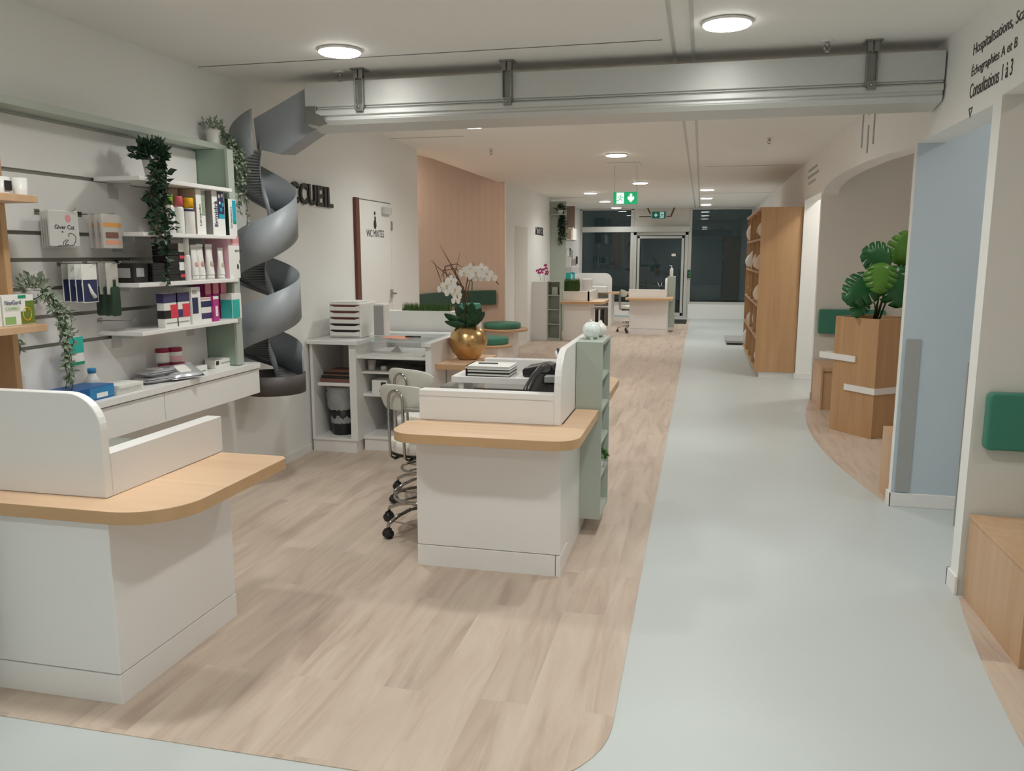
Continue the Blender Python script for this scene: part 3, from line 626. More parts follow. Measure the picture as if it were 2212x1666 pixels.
# on the counter
zc = .9005
for k, (u, v, up_, x) in enumerate([(346, 812, 0, -2.99), (376, 812, 0, -2.93), (345, 785, 1, -2.99), (363, 785, 1, -2.95)]):
    p = (x, onx([368, 386, 362, 380][k], [812, 812, 784, 784][k], x).y - (.04 if k in (0, 2) else .0), zc + (.085 if up_ else 0))
    bottle('supplement_jar', ['lower left white jar with crimson lid on the counter', 'lower right white jar with crimson lid on the counter', 'upper left jar with crimson lid, stacked on another', 'upper right jar with crimson lid, stacked on another'][k],
           p[0], p[1], p[2], .038, .084, .022, 'white', 'crimson', .039, 'pinkl' if k % 2 else 'paper', 'crimson lidded jars', 'jar', .97)
def pouch(label, cx, cy, z, L, Wd, H, rz, tilt=0, top='foil'):
    t = thing('wipes_pack', label, 'pack', (cx, cy, z), 'grey wipes packs'); n = 10; m = 8; vs = []; fs = []
    for side in (1, -1):
        for i in range(n + 1):
            for j in range(m + 1):
                a = -1 + 2 * i / n; b_ = -1 + 2 * j / m; h = H / 2 * (1 - abs(a) ** 4) ** .5 * (1 - abs(b_) ** 4) ** .5
                vs.append((a * L / 2, b_ * Wd / 2, H / 2 + side * h + random.uniform(-.0012, .0012)))
    for s_ in range(2):
        o = s_ * (n + 1) * (m + 1)
        for i in range(n):
            for j in range(m): fs.append((o + i * (m + 1) + j, o + (i + 1) * (m + 1) + j, o + (i + 1) * (m + 1) + j + 1, o + i * (m + 1) + j + 1))
    def wl(b): b.v = [(p[0] + cx, p[1] + cy, p[2] + z) for p in b.v]; return b
    wl(MB().add(vs, fs, 0, True)).build('pouch', 'foil', t)
    wl(MB().prism(rrect(-L * .18, -Wd * .25, L * .18, Wd * .25, .012), H - .002, H + .004)).build('resealable_flap', 'white', t, bevel=.002)
    wl(MB().box(-L * .46, -Wd * .47, H * .62, L * .46, -Wd * .36, H * .68)).build('printed_band', 'black2', t)
    t.rotation_euler = (tilt, 0, rz); return t
pouch('bottom grey wipes pack of the pile of two on the counter', -2.93, 3.86, zc, .22, .14, .035, 1.25)
pouch('upper grey wipes pack of the pile of two on the counter', -2.94, 3.87, zc + .036, .20, .14, .035, 1.35)
pouch('silver wipes pack leaning over the pile, flap toward the room', -2.865, 4.0, zc + .03, .21, .15, .03, 1.2, .45)
bottle('rinse_bottle', 'clear bottle with blue cap behind the white leaflets', -2.97, onx(200, 824, -2.97).y, zc, .036, .135, .022, 'lgrey', 'capblue', .02, None, None, 'bottle', .6)
for k in range(3):
    q = MB().box(-2.98 + .01 * k, 3.44, zc + .016 * k, -2.84 + .008 * k, 3.64 - .01 * k, zc + .016 * k + .0155).build('leaflet_pack', 'paper', bevel=.001)
    tag(q, ['bottom', 'middle', 'top'][k] + ' white flat pack of the stack of three on the counter', 'pack', 'white flat packs')
b = carton('test_kit_box', 'blue flat box at the left of the counter under the silvery plant', -3.0, -2.84, 3.12, 3.42, zc, zc + .065, 'bluep', [('+x', .45, 1, .1, .95, 'capblue'), ('+x', .6, .85, .15, .5, 'paper')])
carton('ointment_carton', 'small white carton with green stripe right of the jars', -2.97, -2.90, yat(412, 800, -2.9), yat(448, 800, -2.9), zc, zc + .04, 'paper', [('+x', .05, .9, .12, .25, 'green'), ('+x', .05, .3, .5, .8, 'black2')])
carton('ointment_carton', 'small white carton with black mark at the far end of the counter', -2.98, -2.91, yat(465, 790, -2.91), yat(505, 790, -2.91), zc, zc + .05, 'paper', [('+x', .05, .2, .4, .9, 'black2'), ('+x', .3, .9, .45, .6, 'grey')])
carton('ointment_carton', 'small white carton behind the one with black mark', -3.04, -2.985, yat(455, 790, -3.0), yat(480, 790, -3.0), zc, zc + .05, 'paper')
# products on the oak shelves
ya, yb_ = onx(8, 690, -2.80).y, onx(76, 690, -2.80).y; wc_ = yb_ - ya
b = carton('tablet_carton', 'white green and olive product carton on the lower oak shelf', -2.90, -2.80, ya, yb_, 1.3055, 1.43, 'paper', [('+x', .55, 1, .02, .45, 'olive'), ('+x', .72, 1, .3, .8, 'olive'), ('+x', .05, .38, .05, .3, 'pgreen'), ('+x', .5, .75, .9, 1, 'green')])
text('NexGard', 'navy', (-2.7975, ya + .01, 1.393), '+x', wc_ * .5, .018, b, .001)
text('COMBO', 'pgreen', (-2.7975, ya + .01, 1.370), '+x', wc_ * .45, .014, b, .001)
MB().tube([(-2.799, yb_ - .04 + .022 * math.cos(k * .3), 1.35 + .028 * math.sin(k * .3)) for k in range(22)], .002, 6).build('printed_ring', 'yellow', b)
carton('tablet_carton', 'carton cut by the left edge of the photo on the lower oak shelf', -2.90, -2.80, ya - .2, ya - .008, 1.3055, 1.43, 'paper', [('+x', .1, .9, .1, .3, 'tealp')])
t = thing('candle_glass', 'white tumbler with dark label on the upper oak shelf', 'jar', (-2.82, 2.84, 1.8455))
MB().lathe([(.030, 0), (.034, .07), (.031, .07), (.028, .006), (.001, .006)], (-2.82, 2.84, 1.8455), 20, cap=False).build('tumbler', 'white', t); panel(t, 'black2', (-2.785, 2.822, 1.86), '+x', .036, .04)
t = thing('candle_glass', 'plain white tumbler at the end of the upper oak shelf', 'jar', (-2.79, 2.905, 1.8455))
MB().lathe([(.026, 0), (.03, .07), (.027, .07), (.024, .006), (.001, .006)], (-2.79, 2.905, 1.8455), 20, cap=False).build('tumbler', 'white', t)
# hooks and hanging packs
def hook(label, y, z, L=.22):
    q = MB().tube([(XL + .018, y, z), (XL + L, y, z), (XL + L + .015, y, z + .012)], .003, 6).box(XL + .018, y - .015, z - .012, XL + .022, y + .015, z + .012).build('display_hook', 'chrome'); return tag(q, label, 'hook', 'chrome display hooks')
def hangbag(name, label, x, y0, y1, z0, z1, m, group, slant=0, depth=.01, cat='pack'):
    t = thing(name, label, cat, (x, (y0 + y1) / 2, z0), group)
    pts = rrect(y0, z0, y1, z1, .006)
    b = MB().prism(pts, x - depth / 2, x + depth / 2, 'x'); b.v = [(p[0] + slant * (p[1] - y0), p[1], p[2]) for p in b.v]
    b.build('pouch', m, t, bevel=.003); return t
hook('hook holding the white cat treat pouches', 3.27, 1.80); hook('hook holding the clear snack packs', 3.54, 1.80)
hook('hook holding the navy brush cards', 3.38, 1.555); hook('hook holding the green handled brushes', 3.55, 1.555)
hook('empty hook below the green handled brushes', 3.62, 1.26); hook('empty hook right of the green handled brushes', 3.78, 1.56, .1)
hook('hook holding the teal pack behind the silvery plant', 3.36, 1.22, .1)
for k in range(4):
    x = XL + .07 + .045 * k; y0 = 3.19 - .0 * k; sl = -.25
    t = hangbag('treat_pouch', ['rearmost white cat treat pouch on its hook', 'second white cat treat pouch from the wall', 'third white cat treat pouch from the wall', 'frontmost white cat treat pouch with pink dot'][k], x, y0 + .035 * (3 - k) - .06, y0 + .035 * (3 - k) + .12, 1.625 + .004 * k, 1.80, 'lgrey', 'white cat treat pouches', 0, .012)
    ya = y0 + .035 * (3 - k) - .06; xf = x + .0062
    MB().ball((xf, ya + .115, 1.765), .0008, .018, .018, 12, 6).build('printed_dot', 'pinks', t)
    text('Giver Cat', 'letter', (xf, ya + .03, 1.715), '+x', .12, .02, t, .001, bold=.01)
    MB().ball((xf, ya + .075, 1.703), .0008, .006, .004, 8, 5).build('printed_eye', 'letter', t)
    MB().tube([(xf, ya + .18 * a_, 1.63 + .17 * b_) for a_, b_ in [(.62, .30), (.62, .38), (.68, .40), (.78, .38), (.86, .30), (.84, .18), (.76, .08), (.62, .06), (.42, .05), (.30, .06), (.22, .04)]], .0018, 5).build('printed_cat', 'letter', t)
    MB().tube([(xf, ya + .18 * a_, 1.63 + .17 * b_) for a_, b_ in [(.40, .07), (.42, .16), (.52, .22), (.60, .22), (.50, .14), (.46, .08), (.60, .10)]], .0016, 5).build('printed_cat_leg', 'letter', t)
for k in range(3):
    x = XL + .09 + .05 * k; ya = 3.48 + .02 * (2 - k)
    t = hangbag('snack_pack', ['rear clear snack pack on its hook', 'middle clear snack pack on its hook', 'front clear snack pack with orange strip'][k], x, ya, ya + .14, 1.63, 1.80, 'film', 'clear snack packs', 0, .016)
    panel(t, 'orange', (x + .0082, ya + .01, 1.735), '+x', .12, .022); panel(t, 'brownb', (x + .0082, ya + .02, 1.68), '+x', .09, .03); panel(t, 'salmon', (x + .0082, ya + .02, 1.65), '+x', .1, .02)
for k in range(4):
    x = XL + .06 + .05 * k; ya = 3.30 + .015 * (3 - k)
    t = hangbag('brush_card', ['rearmost navy brush card on its hook', 'second navy brush card from the wall', 'third navy brush card from the wall', 'frontmost navy card with white finger brush'][k], x, ya, ya + .10, 1.37, 1.555, 'paper', 'navy finger brush cards', 0, .004)
    panel(t, 'navy', (x + .0022, ya + .004, 1.375), '+x', .092, .105)
    b = MB().tube([(x + .006, ya + .035, 1.46), (x + .007, ya + .05, 1.42), (x + .007, ya + .07, 1.395)], [.004, .009, .011], 8); b.build('finger_brush', 'white', t)
for k in range(3):
    x = XL + .08 + .05 * k; ya = 3.50 + .01 * (2 - k)
    t = hangbag('brush_pack', ['rear pack of green handled brush', 'middle pack of green handled brush', 'front pack of green handled brush'][k], x, ya, ya + .085, 1.40, 1.56, 'film', 'green handled brush packs', 0, .006)
    MB().prism(rrect(ya + .02, 1.29, ya + .08, 1.44, .015), x - .004, x + .012, 'x').tube([(x + .005, ya + .05, 1.44), (x + .005, ya + .05, 1.475)], .008).build('brush_handle', 'greend', t, bevel=.003)
t = hangbag('chew_pack', 'teal pack hanging behind the silvery trailing plant', XL + .09, 3.30, 3.40, 1.06, 1.20, 'paper', None, 0, .02)
panel(t, 'tealp', (XL + .1002, 3.30, 1.12), '+x', .1, .08); panel(t, 'green', (XL + .1002, 3.30, 1.062), '+x', .1, .015)
# ---------------------------------------------------------------- foliage helpers
def leafquad(mb, p, d, L, w, mi=0, cup=.15):
    d = d.normalized(); s = d.cross(Vector((random.uniform(-1, 1), random.uniform(-1, 1), random.uniform(-.3, 1))))
    if s.length < 1e-3: s = Vector((1, 0, 0))
    s.normalize(); n = s.cross(d) * (L * cup)
    p = Vector(p)
    mb.add([p, p + d * L * .45 + s * w / 2 + n, p + d * L, p + d * L * .45 - s * w / 2 + n, p + d * L * .5], [(0, 1, 4), (1, 2, 4), (2, 3, 4), (3, 0, 4)], mi, True)
def trailing(name, label, pot, pr, ph, strands, ml, mst, L, w, dens, crown, cat='plant', potm='pot'):
    t = thing(name, label, cat, pot)
    if pr: MB().lathe([(pr * .72, 0), (pr, ph), (pr * .9, ph), (pr * .68, .01), (.001, .01)], pot, 20, cap=False).lathe([(pr * .88, ph * .85), (.001, ph * .86)], pot, 20, cap=False).build('pot', potm, t)
    f = MB(); s = MB(); base = Vector(pot) + Vector((0, 0, ph))
    for k in range(crown):
        a = random.uniform(0, 6.28); e = random.uniform(.1, 1.3); r = random.uniform(.3, 1)
        d = Vector((math.cos(a) * math.cos(e), math.sin(a) * math.cos(e), math.sin(e)))
        leafquad(f, base + d * (pr * 1.1 + L) * r * .9, d + Vector((random.uniform(-.6, .6), random.uniform(-.6, .6), random.uniform(-.4, .6))), L * random.uniform(.8, 1.2), w)
    for path in strands:
        path = [Vector(p) for p in path]; s.tube(path, .0018, 5)
        tot = 0
        for a, b in zip(path[:-1], path[1:]):
            n = max(1, int((b - a).length * dens))
            for i in range(n):
                p = a.lerp(b, random.random()); d = Vector((random.uniform(-1, 1), random.uniform(-1, 1), random.uniform(-.9, .5)))
                leafquad(f, p, d, L * random.uniform(.7, 1.15), w)
    f.build('foliage', ml, t); s.build('stems', mst, t); return t
def strand(p0, x1, zend, n=8, j=.015):
    P = [Vector(p0)]; 
    for k in range(1, n + 1):
        q = k / n; P.append(Vector((p0[0] + (x1[0] - p0[0]) * min(1, q * 2.5) + random.uniform(-j, j), p0[1] + (x1[1] - p0[1]) * min(1, q * 2.5) + random.uniform(-j, j), p0[2] + (zend - p0[2]) * q ** 1.1)))
    return P
py = onx(333, 385, -2.88).y
pp = (-2.88, py, 1.9955); PQ = onx(347, 450, -2.78).y
trailing('trailing_plant', 'dark green leafy plant trailing from a white pot on the topmost white shelf', pp, .055, .10,
         [strand((-2.84, py + .0, 2.10), (-2.78, PQ + random.uniform(-.07, .07)), ze) for ze in (1.70, 1.75, 1.80, 1.66, 1.72, 1.85, 1.62, 1.9, 1.78, 1.68, 1.93)] + [strand((-2.84, py, 2.1), (-2.775, PQ + .01), 1.44, 12, .006)] * 2, 'leafd', 'stem', .05, .028, 80, 150)
py = onx(452, 290, -2.98).y
trailing('trailing_plant', 'grey green trailing plant in a white pot on the green top board', (-3.0, 4.66, 2.2755), .05, .09,
         [strand((-2.97, 4.68, 2.38), (-2.86, 4.72 + random.uniform(-.06, .06)), ze) for ze in (2.1, 2.0, 1.95, 1.9, 2.05, 2.15, 1.85, 1.98, 2.08)] + [strand((-2.97, 4.68, 2.38), (-2.84, 4.74), 1.78)], 'leafs', 'stemg', .03, .02, 90, 60)
q0 = onx(85, 680, -2.86)
trailing('trailing_plant', 'silvery eucalyptus garland hanging beside the lower oak shelf', (-2.96, 3.10, 1.44), .04, .0,
         [strand((-2.93 + random.uniform(-.02, .02), 3.12, 1.45), (-2.87, 3.17 + random.uniform(-.03, .05)), ze) for ze in (1.0, 1.05, 1.1, .98, 1.15, 1.2, 1.0, .96, 1.07)] + [strand((-2.93, 3.12, 1.42), (-2.98, 3.02), 1.15)] * 2, 'leafs', 'stemg', .034, .018, 80, 90, potm='pot')
# ================================================================ reception desks
def desk_b(t, dy=0, back=True):
    """island desk: front pedestal, oak counter round the front and right, low wall, tall screen"""
    W_ = 'lam'
    MB().box(-1.385, 3.79 + dy, .115, -.635, 4.02 + dy, .695).box(-.70, 4.02 + dy, .0, -.635, 5.50 + dy, .695).build('pedestal', W_, t, bevel=.003)
    MB().box(-1.385, 3.787 + dy, 0, -.66, 4.02 + dy, .112).build('plinth', W_, t, bevel=.002)
    MB().box(-.657, 3.787 + dy, 0, -.632, 4.0 + dy, .112).build('plinth', W_, t, bevel=.002)
    if back:
        MB().box(-1.385, 5.28 + dy, 0, -.70, 5.50 + dy, .695).build('pedestal', W_, t, bevel=.003)
    # oak top, L shape: front strip + right strip
    r = .13; fr = []
    pts = rrect(-1.47, 3.60 + dy, -.53, 0, r, (1, 1, 0, 0))[:-2]
    poly = [(x, y) for x, y in pts] + [(-.53, 4.42 + dy), (-.66, 4.42 + dy), (-.66, 3.99 + dy), (-1.40, 3.99 + dy)]
    poly = poly[:0] + poly
    poly += [(-1.47 + .07, 3.96 + dy), (-1.47, 3.90 + dy)]
    co_ = MB().prism(poly, .695, .742); co_.m = [0, 0] + [1] * (len(co_.f) - 2)
    co_.build('counter_top', ['oak', 'oakedge'], t, bevel=.002)
    if back:
        pts = [(-1.47, 5.30 + dy), (-.66, 5.30 + dy), (-.66, 4.84 + dy), (-.53, 4.84 + dy)] + [(-.53 - .13 + .13 * math.cos(a), 5.69 - .13 + dy + .13 * math.sin(a)) for a in [math.radians(9 * k) for k in range(11)]] + [(-1.34, 5.69 + dy), (-1.47, 5.6 + dy)]
        co_ = MB().prism(pts, .695, .742); co_.m = [0, 0] + [1] * (len(co_.f) - 2); co_.build('counter_top', ['oak', 'oakedge'], t, bevel=.002)
    MB().box(-1.42, 3.95 + dy, .7425, -.70, 4.03 + dy, .90).build('low_screen', W_, t, bevel=.003)
    MB().box(-1.419, 3.948 + dy, .868, -.705, 3.951 + dy, .870).build('joint_line', 'lam2', t)
    pts = [(3.945 + dy, .7425), (3.945 + dy, .93)] + [(3.945 + dy + .20 * (1 - math.cos(a)), .93 + .19 * math.sin(a)) for a in [math.radians(10 * k) for k in range(10)]] + [(5.05 + dy if back else 4.83 + dy, 1.12)]
    pts += ([(5.36 + dy - .20 * (1 - math.cos(a)), .93 + .19 * math.sin(a)) for a in [math.radians(90 - 10 * k) for k in range(10)]] + [(5.36 + dy, .7425)]) if back else [(4.83 + dy, .7425)]
    MB().prism(pts, -.70, -.665, 'x').build('tall_screen', W_, t, bevel=.004)
    if back: MB().box(-1.42, 5.27 + dy, .7425, -.70, 5.35 + dy, .90).build('low_screen', W_, t, bevel=.003)
t = thing('reception_desk', 'white reception desk island with oak counter in the centre', 'desk', (-1.0, 4.65, 0))
desk_b(t)
MB().box(-1.44, 4.58, .84, -.705, 4.84, .88).box(-.78, 4.58, .7425, -.705, 4.84, .84).build('bridge_shelf', 'lam', t, bevel=.003)
MB().box(-1.40, 4.60, 0, -1.37, 4.82, .84).build('bridge_leg', 'lam', t, bevel=.002)
MB().box(-.80, 4.04, .72, -.705, 4.58, .756).box(-1.4, 4.032, .72, -.705, 4.10, .756).build('desk_ledge', 'lam', t, bevel=.003)
MB().prism(rrect(-1.60, 4.06, -.72, 4.57, .12, (1, 1, 0, 0)), .757, .767).build('glass_top', 'gdesk', t)
MB().prism(rrect(-1.60, 4.85, -.72, 5.26, .12, (0, 0, 1, 1)), .757, .767).build('glass_top', 'gdesk', t)
# sage shelving column at its right side
def shelf_col(label, x0, x1, y0, y1, z0, z1, openface, zsh, group=None):
    t = thing('shelving_column', label, 'shelving', ((x0 + x1) / 2, (y0 + y1) / 2, z0), group); th = .018
    b = MB()
    if openface == '+x':
        b.box(x0, y0, z0, x1, y0 + th, z1).box(x0, y1 - th, z0, x1, y1, z1).box(x0, y0 + th, z0, x0 + th, y1 - th, z1).box(x0 + th, y0 + th, z1 - th, x1, y1 - th, z1).box(x0 + th, y0 + th, z0, x1, y1 - th, z0 + th)
        b.build('carcass', 'sage', t)
        for z in zsh: MB().box(x0 + th, y0 + th, z, x1 - .004, y1 - th, z + .015).build('shelf', 'sage', t)
    else:
        b.box(x0, y0, z0, x0 + th, y1, z1).box(x1 - th, y0, z0, x1, y1, z1).box(x0 + th, y1 - th, z0, x1 - th, y1, z1).box(x0 + th, y0, z1 - th, x1 - th, y1 - th, z1).box(x0 + th, y0, z0, x1 - th, y1 - th, z0 + .05)
        b.build('carcass', 'sage', t)
        for z in zsh: MB().box(x0 + th, y0 + .004, z, x1 - th, y1 - th, z + .015).build('shelf', 'sage', t)
    return t
shelf_col('narrow sage green open shelf column beside the central desk', -.662, -.515, 4.43, 4.83, .10, 1.12, '+x', (.33, .53, .72, .90))
tag(MB().box(-.63, 4.5, 0, -.56, 4.78, .10).build('floor_block', 'lam2'), 'grey block under the central sage shelf column', 'block') if False else None
# small things in the column
t = thing('potted_succulent', 'small round green succulent on the central sage shelf column', 'plant', (-.555, 4.70, .3455))
MB().lathe([(.02, 0), (.028, .035), (.024, .035), (.001, .03)], (-.555, 4.70, .3455), 14, cap=False).build('pot', 'white', t)
f = MB()
for k in range(70):
    a = random.uniform(0, 6.28); e = random.uniform(-.4, 1.5); d = Vector((math.cos(a) * math.cos(e), math.sin(a) * math.cos(e), math.sin(e)))
    leafquad(f, Vector((-.545, 4.69, .41)) + d * .02, d, .035, .016)
f.build('foliage', 'leafg', t)
for z, l in [(.7355, 'white ring ornament'), (.9155, 'small white ring ornament')]:
    q = MB().tube([(-.55 + .0, 4.60 + .022 * math.cos(a), z + .026 + .022 * math.sin(a)) for a in [2 * math.pi * k / 16 for k in range(17)]], .004, 6, cap=False).build('ring_ornament', 'white'); tag(q, l + (' on the upper shelf' if z < .9 else ' on the topmost shelf') + ' of the central sage column', 'ornament')
q = MB().box(-.60, 4.66, .7355, -.545, 4.71, .79).build('treat_box', 'paper', bevel=.003); tag(q, 'tiny white box in the central sage column', 'box')
t = thing('glasses_stand', 'black wire stand in the middle of the central sage column', 'stand', (-.56, 4.62, .5455))
MB().tube([(-.56, 4.62, .5455), (-.56, 4.62, .64)], .004, 6).tube([(-.56, 4.55, .64), (-.55, 4.62, .65), (-.56, 4.70, .665)], .004, 6).build('wire', 'black2', t)
MB().lathe([(.02, 0), (.02, .006), (.004, .008)], (-.56, 4.62, .5455), 12).build('base', 'white', t)
# piggy banks
def piggy(label, c, r, mbody, mh, rz):
    t = thing('piggy_bank', label, 'piggy bank', c); X, Y, Z = 0, 0, 0
    def W2(b):
        b.v = [(p[0] + c[0], p[1] + c[1], p[2] + c[2]) for p in b.v]; return b
    W2(MB().ball((0, 0, r * 1.02), r * 1.12, r, r * .95, 24, 16)).build('body', mbody, t)
    W2(MB().lathe([(r * .30, 0), (r * .27, r * .25)], (r * 1.05, 0, r * 1.0), 14)).build('snout', mh, t)
    for s in (-1, 1):
        W2(MB().add([(r * .55, s * r * .35, r * 1.78), (r * .55, s * r * .85, r * 1.62), (r * .75, s * r * .70, r * 2.15), (r * .35, s * r * .6, r * 1.75)], [(0, 1, 2), (1, 3, 2), (3, 0, 2), (0, 3, 1)])).build('ear', mh, t)
    for sx in (-1, 1):
        for sy in (-1, 1): W2(MB().lathe([(r * .2, 0), (r * .2, r * .35)], (sx * r * .5, sy * r * .4, 0), 10)).build('foot', mbody, t)
    W2(MB().box(-r * .3, -r * .04, r * 1.95, r * .3, r * .04, r * 1.975)).build('coin_slot', 'black2', t)
    t.rotation_euler = (0, 0, rz)
piggy('shiny white and mint piggy bank on top of the central sage column, in front', (-.60, 4.60, 1.1205), .052, 'mint', 'white', math.radians(60))
piggy('white piggy bank on top of the central sage column, behind the mint one', (-.575, 4.74, 1.1205), .044, 'white', 'white', math.radians(120))
# objects on the central desk
for k in range(3):
    zb = .8805 + .021 * k
    t = thing('notebook', ['lowest black bound notebook of the desk stack', 'middle black bound notebook of the desk stack', 'white covered notebook on top of the desk stack'][k], 'book', (-1.22, 4.69, zb), 'notebooks on the desk bridge')
    MB().box(-1.355, 4.595, zb, -1.085, 4.80, zb + .004).box(-1.355, 4.595, zb + .016, -1.085, 4.80, zb + .020).box(-1.355, 4.595, zb, -1.345, 4.80, zb + .02).build('cover', 'paper' if k == 2 else 'black', t)
    MB().box(-1.343, 4.598, zb + .0045, -1.088, 4.797, zb + .0155).build('pages', 'paper', t)
q = MB().tube([(-1.30, 4.69, .948), (-1.18, 4.70, .948)], .004, 8).build('pen', 'dgrey'); tag(q, 'grey pen lying on the white notebook', 'pen')
t = thing('card_terminal', 'black rounded card terminal on the desk bridge beside the phone', 'terminal', (-.92, 4.68, .8805))
MB().prism([(-1.01, .881), (-1.015, .925), (-.99, .94), (-.87, .965), (-.83, .955), (-.80, .92), (-.81, .881)], 4.62, 4.76, 'y').build('body', 'black', t, bevel=.012, seg=3)
t = thing('desk_phone', 'black desk phone with raised handset beside the tall screen', 'phone', (-.79, 4.33, .7675))
MB().prism([(4.18, .768), (4.19, .82), (4.46, .93), (4.50, .768)], -.90, -.72, 'x').build('base', 'black', t, bevel=.006)
MB().box(-.83, 4.36, .895, -.74, 4.43, .93).build('display', 'grey', t, bevel=.002)
MB().tube([(-.90, 4.16, .82), (-.895, 4.22, .88), (-.88, 4.31, .935), (-.86, 4.40, .965), (-.84, 4.48, .965)], [.028, .022, .017, .02, .027], 10).build('handset', 'black', t)
MB().tube([(-.89 + .012 * math.cos(k * .9), 4.19 + .004 * k / 6 + .012 * math.sin(k * .9), .772 + .0004 * k) for k in range(50)], .003, 5).build('cord', 'black', t)
t = thing('pen_holder', 'pen holder full of dark pens on the desk bridge behind the tall screen', 'pen holder', (-.79, 4.785, .8805))
MB().lathe([(.035, 0), (.035, .09), (.031, .09), (.031, .005), (.001, .005)], (-.79, 4.785, .8805), 18, cap=False).build('cup', 'black', t)
for k in range(8):
    a = k * .8; MB().tube([(-.79 + .012 * math.cos(a), 4.785 + .012 * math.sin(a), .89), (-.79 + .05 * math.cos(a), 4.785 + .04 * math.sin(a), 1.0 + .022 * (k % 3))], .007, 7).build('pen', 'white' if k % 4 == 0 else 'black', t)
q = MB().box(-.83, 4.045, .7565, -.715, 4.10, .762).box(-.80, 4.05, .762, -.76, 4.09, .775).build('clipboard', 'lgrey', bevel=.001); tag(q, 'small grey metal clip lying behind the low front screen', 'clip')
# ---- desk A (left front)
t = thing('reception_desk', 'white reception desk with oak corner counter in the left foreground', 'desk', (-2.4, 2.6, 0))
MB().box(-2.50, 2.29, .115, -1.97, 3.03, .695).build('pedestal', 'lam', t, bevel=.003)
MB().box(-2.50, 2.287, 0, -1.968, 3.03, .112).build('plinth', 'lam', t, bevel=.002)
MB().box(-3.3, 2.29, 0, -2.51, 2.35, .695).build('back_panel', 'lam', t)
pts = [(-3.3, 2.24)] + [(-1.70 - .22 + .22 * math.cos(a), 2.24 + .22 + .22 * math.sin(a)) for a in [math.radians(-90 + 9 * k) for k in range(11)]] + [(-1.70, 3.04), (-1.73, 3.07), (-2.09, 3.07), (-2.09, 2.42), (-3.3, 2.42)]
co_ = MB().prism(pts, .695, .742); co_.m = [0, 0] + [1] * (len(co_.f) - 2); co_.build('counter_top', ['oak', 'oakedge'], t, bevel=.002)
pts = [(-3.3, .7425), (-2.03, .7425), (-2.03, .99)] + [(-2.03 - .13 * (1 - math.cos(a)), .99 + .13 * math.sin(a)) for a in [math.radians(10 * k) for k in range(1, 10)]] + [(-3.3, 1.12)]
MB().prism(pts, 2.365, 2.40, 'y').build('tall_screen', 'lam', t, bevel=.004)
MB().box(-2.10, 2.401, .7425, -2.03, 3.09, .90).build('low_screen', 'lam', t, bevel=.003)
MB().box(-2.031, 2.7, .744, -2.029, 3.08, .746).build('joint_line', 'lam2', t)
MB().prism([(-3.3, .75), (-3.0, .75), (-3.0, 1.05), (-3.02, 1.09), (-3.06, 1.12), (-3.3, 1.12)], 3.02, 3.05, 'y').build('rear_screen', 'lam', t, bevel=.004)
MB().prism(rrect(-2.75, 2.42, -2.11, 3.05, .05), .775, .785).build('glass_top', 'gtop', t)
MB().box(-2.95, 2.42, .70, -2.76, 3.0, .76).box(-2.77, 2.42, .76, -2.11, 2.44, .79).build('inner_shelf', 'lam', t)
shelf_col('sage green shelf column cut off by the left edge of the photo', -3.3, -2.50, 2.09, 2.285, .10, 1.10, '-y', (.35, .6, .85)) if False else None
tag(MB().box(-3.3, 2.10, .10, -2.505, 2.235, .69).build('side_cabinet', 'sage', bevel=.002), 'sage green cabinet side cut off by the left edge of the photo', 'cabinet')
# ================================================================ wall desk with cabinet (left back)
t = thing('back_office_unit', 'white open cabinet and shelf desk along the left back wall', 'cabinet', (-2.5, 6.3, 0)); ZT = .92
MB().box(-3.06, 5.94, 0, -2.68, 6.75, .10).build('plinth', 'lam', t)
b = MB().box(-3.06, 5.93, .10, -3.035, 6.75, ZT - .03).box(-2.72, 5.93, .10, -2.66, 6.75, ZT - .03).box(-3.035, 6.5, .10, -2.72, 6.52, ZT - .03).box(-3.035, 5.93, .10, -2.72, 6.5, .12); b.build('carcass', 'lam', t, bevel=.002)
b = MB().box(-3.0, 5.932, .55, -2.72, 6.5, .575); b.build('shelf', 'lam', t, bevel=.002)
MB().box(-3.07, 5.90, ZT - .03, -2.63, 6.80, ZT).box(-2.63, 6.62, ZT - .03, -2.02, 6.80, ZT).build('cabinet_top', 'lam', t, bevel=.002)
MB().box(-2.66, 6.06, 0, -2.05, 6.70, .10).box(-2.66, 6.05, .10, -2.05, 6.70, .125).build('plinth', 'lam', t)
MB().box(-2.66, 6.68, .1, -2.05, 6.70, ZT - .03).build('back_board', 'lam', t)
for z, d in [(.80, 5.95), (.665, 6.05), (.475, 6.06)]: MB().box(-2.66, d, z - .022, -2.07, 6.68, z).build('shelf', 'lam', t, bevel=.002)
MB().box(-2.075, 5.93, 0, -2.025, 6.80, ZT - .03).build('end_panel', 'lam', t, bevel=.002)
MB().box(-2.10, 5.90, ZT - .03, -2.02, 6.62, ZT).build('end_cap', 'lam', t, bevel=.002)
MB().box(-2.63, 5.87, ZT + .002, -2.06, 6.66, ZT + .010).build('glass_top', 'gtop', t)
pts = [(-2.024, 6.03), (-1.76, 6.03)] + [(-1.69 - .06 + .06 * math.cos(a), 6.72 - .06 + .06 * math.sin(a)) for a in [math.radians(9 * k) for k in range(11)]] + [(-2.024, 6.72)]
co_ = MB().prism(pts, .70, .742); co_.m = [0, 0] + [1] * (len(co_.f) - 2); co_.build('counter_top', ['oak', 'oakedge'], t, bevel=.002)
MB().box(-2.02, 6.3, 0, -1.78, 6.7, .70).build('counter_support', 'lam', t)
# behind: half-height partition
struct('wall_partition', MB().box(XL, 6.86, 0, -1.90, 6.96, 1.10), 'wall')
